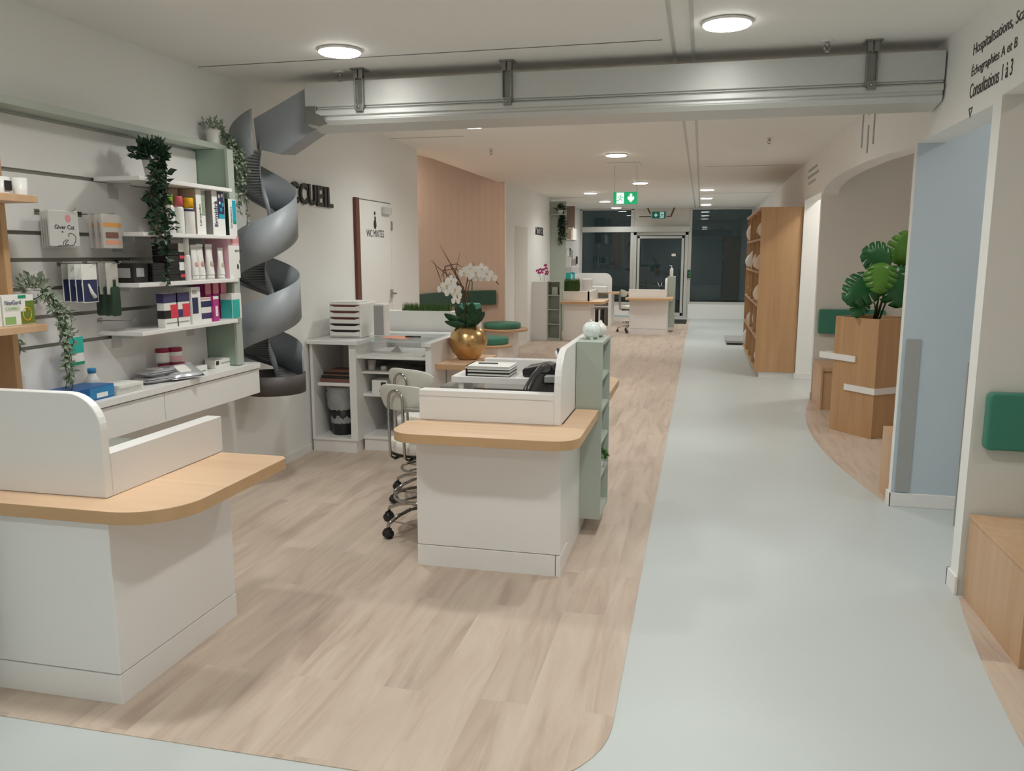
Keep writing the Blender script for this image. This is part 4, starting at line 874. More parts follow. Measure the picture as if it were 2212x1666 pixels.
# bin with liner
t = thing('waste_bin', 'black waste bin with clear liner in the white cabinet', 'bin', (-2.88, 6.14, .1205))
MB().lathe([(.085, 0), (.118, .33), (.113, .33), (.081, .006), (.001, .006)], (-2.875, 6.12, .1205), 28, cap=False).build('bucket', 'black', t)
pr = [(.114, .215), (.121, .235), (.128, .28), (.132, .33), (.125, .37), (.128, .395), (.115, .41), (.10, .38), (.10, .1)]
b = MB().lathe(pr, (-2.875, 6.12, .1205), 40, cap=False)
b.v = [(-2.875 + (p[0] + 2.875) * (1 + .03 * math.sin(i * 7.3)), 6.12 + (p[1] - 6.12) * (1 + .03 * math.cos(i * 5.1)), p[2] + .006 * math.sin(i * 3.7)) for i, p in enumerate(b.v)]
b.build('liner', 'bag', t)
# magazines above
zb = .576
for k in range(5):
    h = [.03, .022, .01, .018, .008][k]; q = MB().box(-2.99 + .008 * k, 5.96 + .006 * k, zb, -2.735 - .004 * (k % 2), 6.2, zb + h).build('magazine', 'brownb' if k % 2 == 0 else 'black2', bevel=.001)
    tag(q, ['bottom brown magazine of the cabinet stack', 'second dark magazine of the cabinet stack', 'third brown magazine of the cabinet stack', 'fourth dark magazine of the cabinet stack', 'top reddish magazine of the cabinet stack'][k], 'magazine', 'magazines in the white cabinet'); zb += h + .0005
# drawer tower
t = thing('letter_trays', 'white desktop drawer tower with five dark slots', 'drawer tower', (-2.78, 6.3, ZT + .001)); z0 = ZT + .0005
MB().box(-2.975, 6.14, z0, -2.70, 6.48, z0 + .285).build('casing', 'white', t, bevel=.008)
for k in range(5):
    z = z0 + .018 + .052 * k
    dr = MB().prism([(-2.965, z), (-2.71, z), (-2.71, z + .040), (-2.75, z + .030), (-2.925, z + .030), (-2.965, z + .040)], 6.118, 6.14, 'y').build('drawer', 'white', t, bevel=.002)
    MB().box(-2.965, 6.136, z + .030, -2.71, 6.139, z + .047).build('drawer_slot', 'redb' if k > 1 else 'black2', dr)
for k in range(2): q = MB().box(-2.98 + .01 * k, 6.15 + .02 * k, z0 + .2855 + .006 * k, -2.73, 6.45, z0 + .2905 + .006 * k).build('paper_pile', 'paper'); tag(q, ['lower', 'upper'][k] + ' sheaf of paper on the drawer tower', 'paper', 'papers on the drawer tower')
t = thing('speaker', 'slim light grey upright speaker beside the drawer tower', 'speaker', (-2.60, 6.32, z0))
MB().box(-2.64, 6.26, z0, -2.54, 6.38, z0 + .275).build('housing', 'white', t, bevel=.01)
MB().box(-2.632, 6.255, z0 + .02, -2.548, 6.26, z0 + .262).build('grille', 'grey', t, bevel=.002)
q = MB().box(-2.63, 6.20, ZT + .0105, -2.40, 6.42, ZT + .0125).build('leaflet', 'salmon'); q.rotation_euler = (0, 0, -.15); tag(q, 'salmon pink sheet on the glass top of the back unit', 'paper'); q.location.x += .12; q.location.y -= .12
q = MB().tube([(-2.33, 6.18, ZT + .020), (-2.20, 6.19, ZT + .020)], .006, 8).build('pen', 'black'); tag(q, 'black pen on the salmon pink sheet', 'pen'); q.location.z = ZT + .0135
q = MB().box(-2.55, 5.98, .8005, -2.12, 6.16, .812).build('keyboard', 'white', bevel=.002); tag(q, 'white keyboard on the pull out shelf under the glass', 'keyboard')
q = MB().add([(-2.48, 6.22, .8005), (-2.38, 6.22, .8005), (-2.38, 6.3, .8005), (-2.48, 6.3, .8005), (-2.43, 6.26, .86)], [(0, 1, 4), (1, 2, 4), (2, 3, 4), (3, 0, 4), (3, 2, 1, 0)]).build('dispenser', 'white'); tag(q, 'small white wedge under the glass top', 'dispenser')
t = thing('cup', 'pale paper cup on the shelf of the back unit', 'cup', (-2.60, 6.12, .6655)); MB().lathe([(.028, 0), (.036, .085), (.033, .085), (.026, .005), (.001, .005)], (-2.605, 6.12, .6655), 18, cap=False).build('cup_wall', 'lgrey', t)
q = MB().lathe([(.022, 0), (.026, .02), (.022, .035)], (-2.50, 6.12, .6655), 16).build('tape_roll', 'white'); tag(q, 'small white roll beside the paper cup', 'roll')
q = MB().box(-2.28, 6.12, .6655, -2.16, 6.18, .71).build('stapler', 'black', bevel=.008); tag(q, 'black stapler on the right of the office shelf', 'stapler')
b = carton('ink_carton', 'white carton with red and black print on the lower office shelf', -2.60, -2.47, 6.10, 6.25, .4755, .585, 'paper', [('-y', .5, .95, .1, .3, 'red'), ('-y', .6, .95, .35, .85, 'black2')])
q = MB().box(-2.46, 6.2, .1255, -2.30, 6.6, .42).build('computer_case', 'lgrey', bevel=.005); tag(q, 'light grey computer case behind the white stools', 'computer')
# grass planter on partition
def grassbox(label, x0, x1, y0, y1, z0, hb, hg, n, boxm):
    t = thing('grass_box', label, 'grass', ((x0 + x1) / 2, (y0 + y1) / 2, z0))
    if hb: MB().box(x0, y0, z0, x1, y1, z0 + hb).build('base', boxm, t)
    g = MB()
    for k in range(n):
        x = random.uniform(x0, x1); y = random.uniform(y0, y1); a = random.uniform(0, 6.28); w = .0025; l = random.uniform(.03, .08) * hg / .1
        dx, dy = math.cos(a) * w, math.sin(a) * w; tx, ty = random.uniform(-.012, .012), random.uniform(-.012, .012); h = hg * random.uniform(.7, 1.1)
        g.add([(x - dx, y - dy, z0 + hb), (x + dx, y + dy, z0 + hb), (x + tx, y + ty, z0 + hb + h)], [(0, 1, 2)])
    o = g.build('blades', 'grass', t); o['kind'] = 'stuff'; return t
grassbox('low strip of artificial grass on the half height wall', -2.62, -2.16, 6.875, 6.945, 1.1005, 0, .075, 900, 'grass')
# gold vase with orchid
VX, VY = -1.86, 6.40
t = thing('vase', 'round hammered gold vase on the oak counter end', 'vase', (VX, VY, .7425))
MB().lathe([(.001, 0), (.075, .0), (.09, .01), (.13, .06), (.155, .12), (.158, .16), (.145, .21), (.115, .25), (.075, .272), (.062, .276), (.06, .27), (.07, .262), (.10, .24), (.12, .2), (.11, .1), (.001, .05)], (VX, VY, .7425), 48, cap=False).build('bowl', 'gold', t)
t = thing('orchid', 'white orchid arrangement with curly twigs in the gold vase', 'flowers', (VX, VY, .98))
for ax, dx, dz, L in [(-.6, -.20, .17, .20), (.6, .12, .24, .22), (0, 0, .27, .24), (.5, .05, .30, .2), (-.3, -.10, .26, .2), (.4, .15, .20, .2), (.3, -.19, .09, .18), (.1, -.04, .20, .2)]:
    P = [Vector((VX, VY, .99)) + Vector((dx * q, -.03 * q - .02 * math.sin(ax) * q, dz * (q - .25 * q * q))) for q in [k / 6 for k in range(7)]]
    m_ = MB(); wd = [0.018, .036, .046, .048, .042, .028, .004]
    vs = []
    for i, p in enumerate(P):
        s = Vector((math.cos(ax * .4), .3, 0)).normalized() * wd[i]; s = Vector((s.x, 0, -s.x * dx * 2)); vs += [p - s, p + Vector((0, .012, -.006)), p + s]
    m_.add(vs, [f for i in range(6) for f in ((3 * i, 3 * i + 1, 3 * i + 4, 3 * i + 3), (3 * i + 1, 3 * i + 2, 3 * i + 5, 3 * i + 4))], 0, True).build('leaf', 'leafo', t, solid=.003)
def blossom(c, r, parent, m='petal', face=Vector((0, -1, .1)), mc='petalc'):
    f = face.normalized(); s = f.cross(Vector((0, 0, 1))).normalized(); u = s.cross(f); b = MB(); c = Vector(c)
    for k, (a, L, w) in enumerate([(90, 1, .62), (210, 1, .6), (330, 1, .6), (10, 1.05, .95), (170, 1.05, .95)]):
        a = math.radians(a); d = s * math.cos(a) + u * math.sin(a); n = s * -math.sin(a) + u * math.cos(a)
        P = [c, c + d * r * L * .35 + n * r * w * .42 + f * r * .12, c + d * r * L * .75 + n * r * w * .48 + f * r * .16, c + d * r * L + f * r * .05, c + d * r * L * .75 - n * r * w * .48 + f * r * .16, c + d * r * L * .35 - n * r * w * .42 + f * r * .12, c + d * r * L * .6 + f * r * .05]
        b.add(P, [(0, 1, 6), (1, 2, 6), (2, 3, 6), (3, 4, 6), (4, 5, 6), (5, 0, 6)], 0, True)
    b.ball(c + f * r * .15, r * .14, r * .14, r * .18, 8, 6, 1); b.build('blossom', [m, mc], parent)
sp1 = [ony(1013, 700, 6.40), ony(1015, 650, 6.38), ony(1018, 610, 6.36), ony(1005, 585, 6.35), ony(985, 600, 6.34), ony(1000, 580, 6.33)]
MB().tube([ony(*p) for p in [(1018, 705, 6.42), (1019, 660, 6.40), (1020, 610, 6.38), (1012, 590, 6.36), (1030, 578, 6.35), (1060, 592, 6.34), (1077, 615, 6.34)]], .004, 6).build('flower_stem', 'stemg', t)
MB().tube([ony(*p) for p in [(1005, 705, 6.38), (1003, 660, 6.34), (998, 625, 6.30), (985, 608, 6.28), (965, 612, 6.27), (952, 622, 6.27)]], .004, 6).build('flower_stem', 'stemg', t)
for (u, v, y, r) in [(1003, 590, 6.36, .038), (1017, 582, 6.33, .04), (1028, 590, 6.30, .042), (1040, 583, 6.33, .042), (1022, 597, 6.35, .036), (1052, 592, 6.31, .042), (1062, 600, 6.32, .035), (1033, 600, 6.34, .036), (1045, 600, 6.34, .034),
                     (955, 625, 6.27, .034), (966, 618, 6.25, .042), (975, 608, 6.27, .04), (983, 625, 6.24, .042), (972, 632, 6.26, .036), (988, 638, 6.25, .036), (985, 650, 6.25, .03)]:
    blossom(ony(u, v, y), r * 1.35, t, face=Vector((random.uniform(-.3, .3), -1, random.uniform(-.2, .3))))
tw = MB()
for P in [[(1012, 700), (1008, 640), (985, 590), (968, 560), (950, 527)], [(1008, 700), (995, 620), (970, 590), (955, 615), (945, 590), (936, 560)], [(1015, 700), (1000, 640), (985, 590), (995, 545)],
          [(1010, 690), (1003, 620), (975, 600), (950, 580), (930, 562)], [(1020, 690), (1010, 625), (1018, 600), (1008, 610), (1000, 660)], [(1005, 690), (1000, 620), (975, 575), (960, 577), (955, 600)],
          [(1010, 700), (1004, 640), (1012, 600), (1025, 575), (1022, 565)], [(1008, 640), (980, 605), (960, 608), (958, 585), (985, 580), (1000, 600)], [(1002, 650), (990, 615), (965, 600), (960, 575), (985, 570), (1005, 580)]]:
    tw.tube([ony(u + random.uniform(-2, 2), v, 6.44 + random.uniform(-.03, .05)) for u, v in P], [.004] * (len(P) - 1) + [.0012], 6)
tw.build('curly_twigs', 'stem', t)
# ================================================================ stools
def make_stool(label):
    t = thing('swivel_stool', label, 'chair', (0, 0, 0), 'white swivel stools')
    MB().lathe([(.001, .475), (.175, .475), (.195, .49), (.20, .515), (.19, .545), (.16, .555), (.001, .56)], (0, 0, 0), 36, cap=False).build('seat', 'seat', t)
    MB().lathe([(.17, .462), (.19, .468), (.19, .478), (.001, .478)], (0, 0, 0), 30, cap=False).build('seat_base', 'black2', t)
    MB().lathe([(.026, .10), (.026, .28), (.015, .28), (.015, .47)], (0, 0, 0), 16).build('column', 'chrome', t)
    MB().tube([(.17 * math.cos(a), .17 * math.sin(a), .20) for a in [2 * math.pi * k / 32 for k in range(33)]], .010, 8, cap=False).build('foot_ring', 'chrome', t)
    for k in range(5):
        a = 2 * math.pi * k / 5 + .4; c, s = math.cos(a), math.sin(a)
        lg = MB().tube([(.02 * c, .02 * s, .13), (.10 * c, .10 * s, .135), (.19 * c, .19 * s, .115), (.255 * c, .255 * s, .085), (.262 * c, .262 * s, .055)], .011, 8)
        lg.tube([(.02 * c, .02 * s, .20), (.17 * c, .17 * s, .20)], .006, 6); lo = lg.build('leg', 'chrome', t)
        b = MB()
        for s2 in (-1, 1):
            cx, cy = .262 * c - s2 * .014 * s, .262 * s + s2 * .014 * c
            b.tube([(cx - .008 * -s, cy - .008 * c, .027), (cx + .008 * -s, cy + .008 * c, .027)], .026, 14)
        b.box(.262 * c - .015, .262 * s - .015, .03, .262 * c + .015, .262 * s + .015, .058); b.build('caster', 'black', lo)
    # backrest: plate centre toward -x, loop bar behind it
    vs = []; n = 16; m2 = 6
    sh = []
    for j in range(m2 + 1):
        for i in range(n + 1):
            u = -1 + 2 * i / n; v = -1 + 2 * j / m2; w = .195 * (1 - .12 * (1 if v < 0 else 0) * abs(v)); y = u * w
            hh = .072 * (1 - abs(u) ** 5 * .45); z = .80 + v * hh + .01 * (1 - u * u); x = -.20 + .065 * u * u; sh.append((x, y, z))
    MB().add(sh, [(j * (n + 1) + i, j * (n + 1) + i + 1, (j + 1) * (n + 1) + i + 1, (j + 1) * (n + 1) + i) for j in range(m2) for i in range(n)], 0, True).build('backrest', 'backr', t, solid=.014, bevel=.003)
    P = [(-.05, -.052, .462), (-.19, -.052, .455), (-.225, -.052, .475), (-.232, -.052, .62), (-.235, -.052, .80)] + [(-.235, -.052 * math.cos(a), .80 + .055 * math.sin(a)) for a in [math.pi * k / 8 for k in range(1, 8)]] + [(-.235, .052, .80), (-.232, .052, .62), (-.225, .052, .475), (-.19, .052, .455), (-.05, .052, .462)]
    MB().tube(P, .0085, 10).build('back_frame', 'chrome', t)
    return t
proto = make_stool('white swivel stool nearest the desk front, chrome loop at its back')
proto.location = (-1.54, 4.34, .003); proto.rotation_euler = (0, 0, math.radians(70))
c2 = copy_tree(proto); c2.location = (-1.73, 4.95, .003); c2.rotation_euler = (0, 0, math.radians(66)); c2['label'] = 'white swivel stool standing behind the nearest one by the cabinet'
c3 = copy_tree(proto); c3.location = (-1.40, 16.9, .003); c3.rotation_euler = (0, 0, math.radians(20)); c3['label'] = 'distant white swivel stool left of the far island desk'
# ================================================================ left niche seating
t = thing('niche_bench', 'curved bench with oak seat and white base in the pink niche', 'bench', (-3.4, 11.0, 0))
def ring_arc(r_off, z0, z1, name, m, y0=9.0, y1=12.45, p=None):
    pts = [(-4.05, y0), (-3.45 + r_off, y0), (-3.45 + r_off, 10.6)] + [(-3.45 + r_off + .35 * (1 - math.cos(a)), 10.6 + (1.75 - r_off) * math.sin(a)) for a in [math.radians(90 * k / 8) for k in range(1, 9)]] + [(-3.10, 12.38 - r_off), (-3.10, 12.62), (-3.35, 12.55), (-3.75, 11.9), (-4.0, 10.8)]
    return MB().prism(pts, z0, z1).build(name, m, t)
ring_arc(0, 0, .40, 'base', 'lam'); ring_arc(.06, .40, .435, 'seat_board', 'oakn')
def roundcush(label, x, y, z, r, h=.09, m='teal', group='round teal cushions'):
    q = MB().lathe([(.001, 0), (r * .96, 0), (r, .012), (r, h - .015), (r * .97, h - .003), (r * .9, h), (.001, h + .004)], (x, y, z), 40, cap=False).build('seat_cushion', m); return tag(q, label, 'cushion', group)
t2 = thing('round_bench', 'round oak stool seat on a white base, farther one by the pink niche', 'stool', (-2.93, 12.0, 0))
MB().lathe([(.36, .44), (.36, .475)], (-2.93, 12.1, 0), 40).build('seat_board', 'oakn', t2); MB().box(-3.2, 11.95, 0, -2.75, 12.25, .44).build('base', 'lam', t2)
roundcush('farther round teal cushion by the pink niche', -2.97, 12.1, .4755, .29)
t2 = thing('round_bench', 'round oak stool seat on a white base, nearer one by the pink niche', 'stool', (-2.55, 10.1, 0))
MB().lathe([(.27, .42), (.27, .455)], (-2.62, 10.1, 0), 40).build('seat_board', 'oakn', t2); MB().box(-3.1, 10.0, 0, -2.58, 10.25, .42).build('base', 'lam', t2)
roundcush('nearer round teal cushion by the pink niche', -2.64, 10.1, .4555, .24)
t2 = MB().prism([(-4.04, 9.0), (-3.99, 9.0), (-3.99, 10.6)] + [(-4.05 + .06 + .97 * .97 * (1 - math.cos(a)), 10.6 + 2.13 * math.sin(a)) for a in [math.radians(5 * k) for k in range(1, 17)]] + [(-4.05 + .97 * (1 - math.cos(a)), 10.6 + 2.19 * math.sin(a)) for a in [math.radians(80 - 5 * k) for k in range(0, 16)]] + [(-4.04, 10.6)], .80, 1.03).build('back_cushion', 'tealShade', bevel=.01); tag(t2, 'long teal back cushion coloured as in shade on the curved pink wall', 'cushion')
t2 = MB().box(-2.10, 6.965, .90, -1.92, 7.03, 1.17).build('back_cushion', 'teal', bevel=.015); tag(t2, 'teal back cushion behind the half height wall', 'cushion')
# ================================================================ far reception
t = thing('reception_desk', 'distant white island desk with oak counter before the entrance door', 'desk', (-1.0, 17.2, 0))
DY = 12.65; desk_b(t, DY, False)
shelf_col('distant sage green shelf column at the right of the far island desk', -.662, -.515, 4.43 + DY, 4.83 + DY, .10, 1.15, '+x', (.35, .6, .85))
t = bottle('pump_bottle', 'white pump bottle on the distant island desk', -.60, 4.6 + DY, 1.1505, .035, .19, .02, 'white', 'white', .012, sh=.85); 
MB().tube([(-.60, 4.6 + DY, 1.33), (-.60, 4.6 + DY, 1.37), (-.645, 4.6 + DY, 1.372)], .007, 8).build('pump', 'white', t)
t = thing('pen_holder', 'pens in a dark holder on the distant island desk', 'pen holder', (-.80, 16.9, .90)); MB().lathe([(.04, -.15), (.04, .05)], (-.80, 16.95, .90), 12).build('cup', 'black', t)
for k in range(4): MB().tube([(-.80, 16.95, .9), (-.86 + .04 * k, 16.93, 1.03 + .03 * (k % 2))], .007, 6).build('pen', 'black' if k % 2 else 'white', t)
t = thing('reception_desk', 'distant white corner desk with oak counter beside the sage shelves', 'desk', (-2.3, 15.2, 0))
MB().box(-2.50, 15.0, 0, -1.98, 15.5, .69).build('pedestal', 'lam', t, bevel=.003)
co_ = MB().prism(rrect(-2.54, 14.9, -1.74, 15.9, .12, (0, 1, 0, 0)), .69, .735); co_.m = [0, 0] + [1] * (len(co_.f) - 2); co_.build('counter_top', ['oak', 'oakedge'], t)
MB().box(-2.53, 15.1, .7355, -2.02, 15.16, .92).box(-2.06, 15.1, .7355, -2.0, 16.2, .92).build('low_screen', 'lam', t, bevel=.003)
MB().box(-2.20, 15.3, .7355, -2.03, 15.6, 1.14).build('screen_box', 'lam', t, bevel=.004)
t = thing('reception_desk', 'farthest white desk with rounded tall screen before the dark window', 'desk', (-2.4, 18.5, 0))
MB().prism([(-3.0, .72), (-1.98, .72), (-1.98, 1.02)] + [(-1.98 - .16 * (1 - math.cos(a)), 1.02 + .16 * math.sin(a)) for a in [math.radians(10 * k) for k in range(1, 10)]] + [(-3.0, 1.18)], 18.6, 18.64, 'y').build('tall_screen', 'lam', t, bevel=.005)
MB().box(-2.02, 18.3, 0, -1.96, 19.0, .72).box(-2.9, 18.9, 0, -1.98, 18.95, .7).build('side_panel', 'lam', t)
MB().prism(rrect(-2.5, 18.5, -1.55, 19.1, .12, (0, 1, 1, 0)), .70, .745).build('counter_top', 'oakn', t, bevel=.003)
for z in (.42, .6): MB().box(-2.7, 18.3, z, -2.02, 18.6, z + .02).build('shelf', 'lam', t)
q = MB().box(-2.5, 18.2, .80, -2.06, 18.5, .95).build('printer', 'white', bevel=.02); tag(q, 'white printer on the farthest desk', 'printer'); q.location.z = .7455; 
for k in range(4):
    q = MB().box(-2.36 + .06 * k, 18.32, .003, -2.32 + .06 * k, 18.55, .36).build('ring_binder', 'black2' if k % 2 else 'white', bevel=.002); tag(q, ['first', 'second', 'third', 'last'][k] + ' ring binder under the farthest desk, from the left', 'binder', 'ring binders under the farthest desk')
grassbox('tall block of dark artificial grass on the distant corner desk', -2.50, -2.22, 15.09, 15.22, .9205, .0, .24, 2500, 'grass')
tag(MB().box(-2.495, 15.10, .9205, -2.225, 15.21, 1.10).build('grass_block', 'leafd'), 'dark green core of the distant artificial grass block', 'grass')
shelf_col('distant sage green open shelves beside the magenta orchid', -2.79, -2.54, 14.90, 15.10, .0, 1.11, '-y', (.30, .57, .84))
q = MB().box(-2.71, 14.95, .8555, -2.60, 15.0, 1.0).build('picture_frame', 'sage', bevel=.002); tag(q, 'pale frame standing in the top bay of the distant sage shelves', 'frame')
struct('wall_partition', MB().box(XL, 14.88, 0, -2.79, 15.0, 1.10), 'wall')
t = thing('orchid', 'small magenta orchid on the distant white half wall', 'flowers', (-2.9, 14.95, 1.1005))
for k, (dx, dz) in enumerate([(-.08, .2), (-.0, .22), (.05, .3)]):
    MB().tube([(-2.88 + dx * .5, 14.94, 1.1005), (-2.88 + dx, 14.94, 1.1 + dz)], .003, 5).build('flower_stem', 'stemg', t)
for dx, dz in [(-.10, .20), (-.05, .22), (-.02, .17), (.0, .22), (.05, .30), (.06, .24), (.08, .18), (-.07, .16), (.07, .14)]: blossom((-2.88 + dx, 14.93, 1.1 + dz), .035, t, 'mag', mc='mag')
# distant product wall
t = thing('slatwall', 'distant product wall beside the entrance window', 'display wall', (XL, 18.8, .9))
MB().box(XL, 17.3, .9, XL + .02, 20.3, 2.2).build('slat_panel', 'lam', t)
MB().box(XL, 16.75, 0, -2.75, 16.78, 2.68).build('end_panel', 'sage', t)
MB().box(XL, 18.1, 1.9, -2.78, 18.13, 2.66).build('oak_upright', 'walnut', t)
for k, z in enumerate((1.93, 1.35, 1.05)):
    tag(MB().box(XL + .02, 17.4, z - .02, -2.72, 18.3 + .3 * k, z).build('wall_shelf', 'lam'), ['upper', 'middle', 'lower'][k] + ' white shelf of the distant product wall', 'shelf', 'distant white shelves')
cols = ['paper', 'black2', 'tealp', 'paper', 'grey', 'navy', 'green', 'paper', 'crimson', 'cyan']
for s_, (z, y0, h) in enumerate([(1.9305, 17.42, .26), (1.3505, 17.42, .2), (1.0505, 17.42, .17)]):
    for k in range(6):
        q = MB().box(-2.86, y0 + .14 * k, z, -2.75, y0 + .14 * k + .11, z + h * random.uniform(.7, 1)).build('product_box', ['beige' if k < 2 else 'paper', 'black2' if k % 2 else 'paper', ['tealp', 'paper', 'green', 'tealp', 'cyan', 'paper'][k]][s_], bevel=.001)
        tag(q, '%s tiny box from the left on the %s shelf of the distant product wall' % (['first', 'second', 'third', 'fourth', 'fifth', 'sixth'][k], ['upper', 'middle', 'lower'][s_]), 'box', ['boxes on the upper distant shelf', 'boxes on the middle distant shelf', 'boxes on the lower distant shelf'][s_])
for k in range(14):
    y0 = 17.5 + .17 * (k % 7) + (0 if k < 7 else .9); z = [1.70, 1.52][k // 7 % 2] + .02 * (k % 3)
    q = MB().box(-2.95 + .02 * (k % 4), y0, z - .16, -2.93 + .02 * (k % 4), y0 + .10, z).build('hanging_pack', cols[k % 2 * 1] if k % 3 else 'grey', bevel=.001); tag(q, 'small pack hanging on the distant product wall, %s in the %s row' % (['first', 'second', 'third', 'fourth', 'fifth', 'sixth', 'seventh'][k % 7], ['upper', 'lower'][k // 7]), 'pack', 'hanging packs on the distant product wall')
trailing('trailing_plant', 'distant dark green plant hanging by the far lettering', (-2.86, 16.7, 2.42), .06, .08, [strand((-2.84, 16.7, 2.5), (-2.84 + random.uniform(-.07, .1), 16.68), ze) for ze in (1.9, 1.8, 2.0, 1.95, 1.85, 2.05, 2.1, 1.78, 2.0, 2.08)], 'leafd', 'stem', .055, .035, 90, 60)
struct('trim_4', MB().box(XL, 16.6, 2.40, -2.75, 16.8, 2.419), 'sage')
q = MB().box(XL, 17.0, 0, -2.75, 18.2, .88).build('base_cabinet', 'lam', bevel=.003); tag(q, 'distant white base cabinet under the product wall', 'cabinet')
# door mat, scale
tag(MB().box(-.62, 19.2, 0, -.30, 20.4, .012).build('door_mat', 'black2'), 'dark door mat in front of the entrance door', 'mat')
t = thing('pet_scale', 'flat grey floor scale in front of the bookcase', 'scale', (.6, 15.3, 0))
MB().box(.48, 14.9, .03, .80, 15.9, .075).build('platform', 'grey', t, bevel=.006); MB().box(.50, 14.93, 0, .78, 15.87, .03).build('base', 'black2', t)
t = thing('door_switch', 'green door switch on the entrance frame', 'switch', (-.30, 20.9, 1.1)); MB().box(-.335, 20.90, 1.02, -.265, 20.965, 1.22).build('plate', 'greend', t, bevel=.004); MB().lathe([(.018, 0), (.018, .02)], (-.3, 20.89, 1.06), 12).build('button', 'lime', t); MB().box(-.32, 20.89, 1.13, -.28, 20.90, 1.17).build('button', 'green', t)
tag(MB().box(-.74, 20.93, 1.56, -.64, 20.94, 1.62).build('sticker', 'paper'), 'small white sticker on the glass of the entrance door', 'sticker')
# exit signs
def exit_sign(label, x0, x1, y, z0, z1, mg, mw, hang, order):
    t = thing('exit_sign', label, 'exit sign', ((x0 + x1) / 2, y, z0)); w = x1 - x0; h = z1 - z0
    MB().box(x0, y, z0, x1, y + .02, z1).build('sign_panel', mg, t, bevel=.004)
    if hang == 'wires':
        for x in (x0 + .03 * w, x1 - .03 * w): MB().tube([(x, y + .01, z1), (x, y + .01, ZC - .01)], .004, 6).build('suspension_rod', 'lgrey', t)
        MB().box(x0 - .1, y - .05, ZC - .025, x1 + .02, y + .35, ZC - .001).build('mounting_plate', 'ceil', t, bevel=.004)
    def arrow(cx, cz, s): MB().prism([(cx, cz - s), (cx + s * .85, cz - .1 * s), (cx + s * .62, cz + .5 * s), (cx + .28 * s, cz + .1 * s), (cx + .28 * s, cz + s), (cx - .28 * s, cz + s), (cx - .28 * s, cz + .1 * s), (cx - s * .62, cz + .5 * s), (cx - s * .85, cz - .1 * s)], y - .0012, y - .0002, 'y').build('arrow', mw, t)
    def man(cx):
        bx = w * .15; MB().box(cx - bx, y - .0012, z0 + .06 * h, cx + bx, y - .0002, z1 - .06 * h).build('doorway', mw, t)
        s = h * .34; cz = (z0 + z1) / 2
        m_ = MB(); yy = y - .003
        for P in [[(.1, .35), (-.1, -.15)], [(-.1, -.15), (.35, -.4), (.45, -.85)], [(-.1, -.15), (-.35, -.6), (-.9, -.62)], [(.1, .35), (.5, .1), (.75, .25)], [(.1, .35), (-.4, .3), (-.6, -.05)]]:
            m_.tube([(cx + a * s, yy, cz + b_ * s) for a, b_ in P], .10 * s, 6)
        m_.ball((cx + .2 * s, yy, cz + .68 * s), .15 * s, .003, .15 * s, 10, 6); m_.build('running_figure', mg, t)
    if order == 'ma': man(x0 + .29 * w); arrow(x0 + .74 * w, (z0 + z1) / 2, h * .34)
    else: arrow(x0 + .28 * w, (z0 + z1) / 2, h * .30); man(x0 + .72 * w)
    return t
a = ony(1325, 415, 10.5); b = ony(1376, 441, 10.5)
exit_sign('bright green exit sign hanging from the ceiling in mid hall', a.x, b.x, 10.5, b.z, a.z, 'exitg', 'exitw', 'wires', 'ma')
t = exit_sign('dim green exit sign above the entrance door', -1.23, -.90, 20.55, 2.48, 2.64, 'exitgd', 'exitwd', None, 'am')
MB().box(-1.25, 20.57, 2.46, -.88, 20.60, 2.66).build('frame', 'lgrey', t, bevel=.004)
MB().tube([(-1.35, 20.7, ZC), (-1.28, 20.62, 2.60)], .018, 6).tube([(-.78, 20.62, 2.52), (-.70, 20.7, ZC)], .018, 6).tube([(-1.55, 20.64, 2.53), (-.78, 20.64, 2.53)], .012, 6).build('mounting_frame', 'stem', t)
# ================================================================ bookcase on the right
t = thing('oak_bookcase', 'tall oak bookcase filled with pale sacks along the right wall', 'bookcase', (1.0, 12.6, 0)); X0, X1 = .73, XR - .005
MB().box(X0 + .06, 11.02, 0, X1, 14.2, .07).build('plinth', 'lam', t)
MB().box(X0, 11.0, .07, X1, 11.03, 2.20).build('side_panel', 'oakp', t, bevel=.002)
for y in (11.8, 12.6, 13.4, 14.2): MB().box(X0 + .004, y, .07, X1, y + .03, 2.20).build('divider', 'oakp', t)
MB().box(X1 - .01, 11.03, .07, X1, 14.2, 2.2).build('back_board', 'oakp', t)
ZB = [.07, .50, .92, 1.35, 1.78, 2.17]
for z in ZB: MB().box(X0 + (.002 if z < 2 else -.02), 11.03, z, X1 - .01, 14.2, z + .03).build('shelf', 'oakp', t)
n_ = 0; bays = ['nearest', 'second', 'third', 'farthest']; lev = ['bottom', 'second', 'third', 'fourth', 'top']
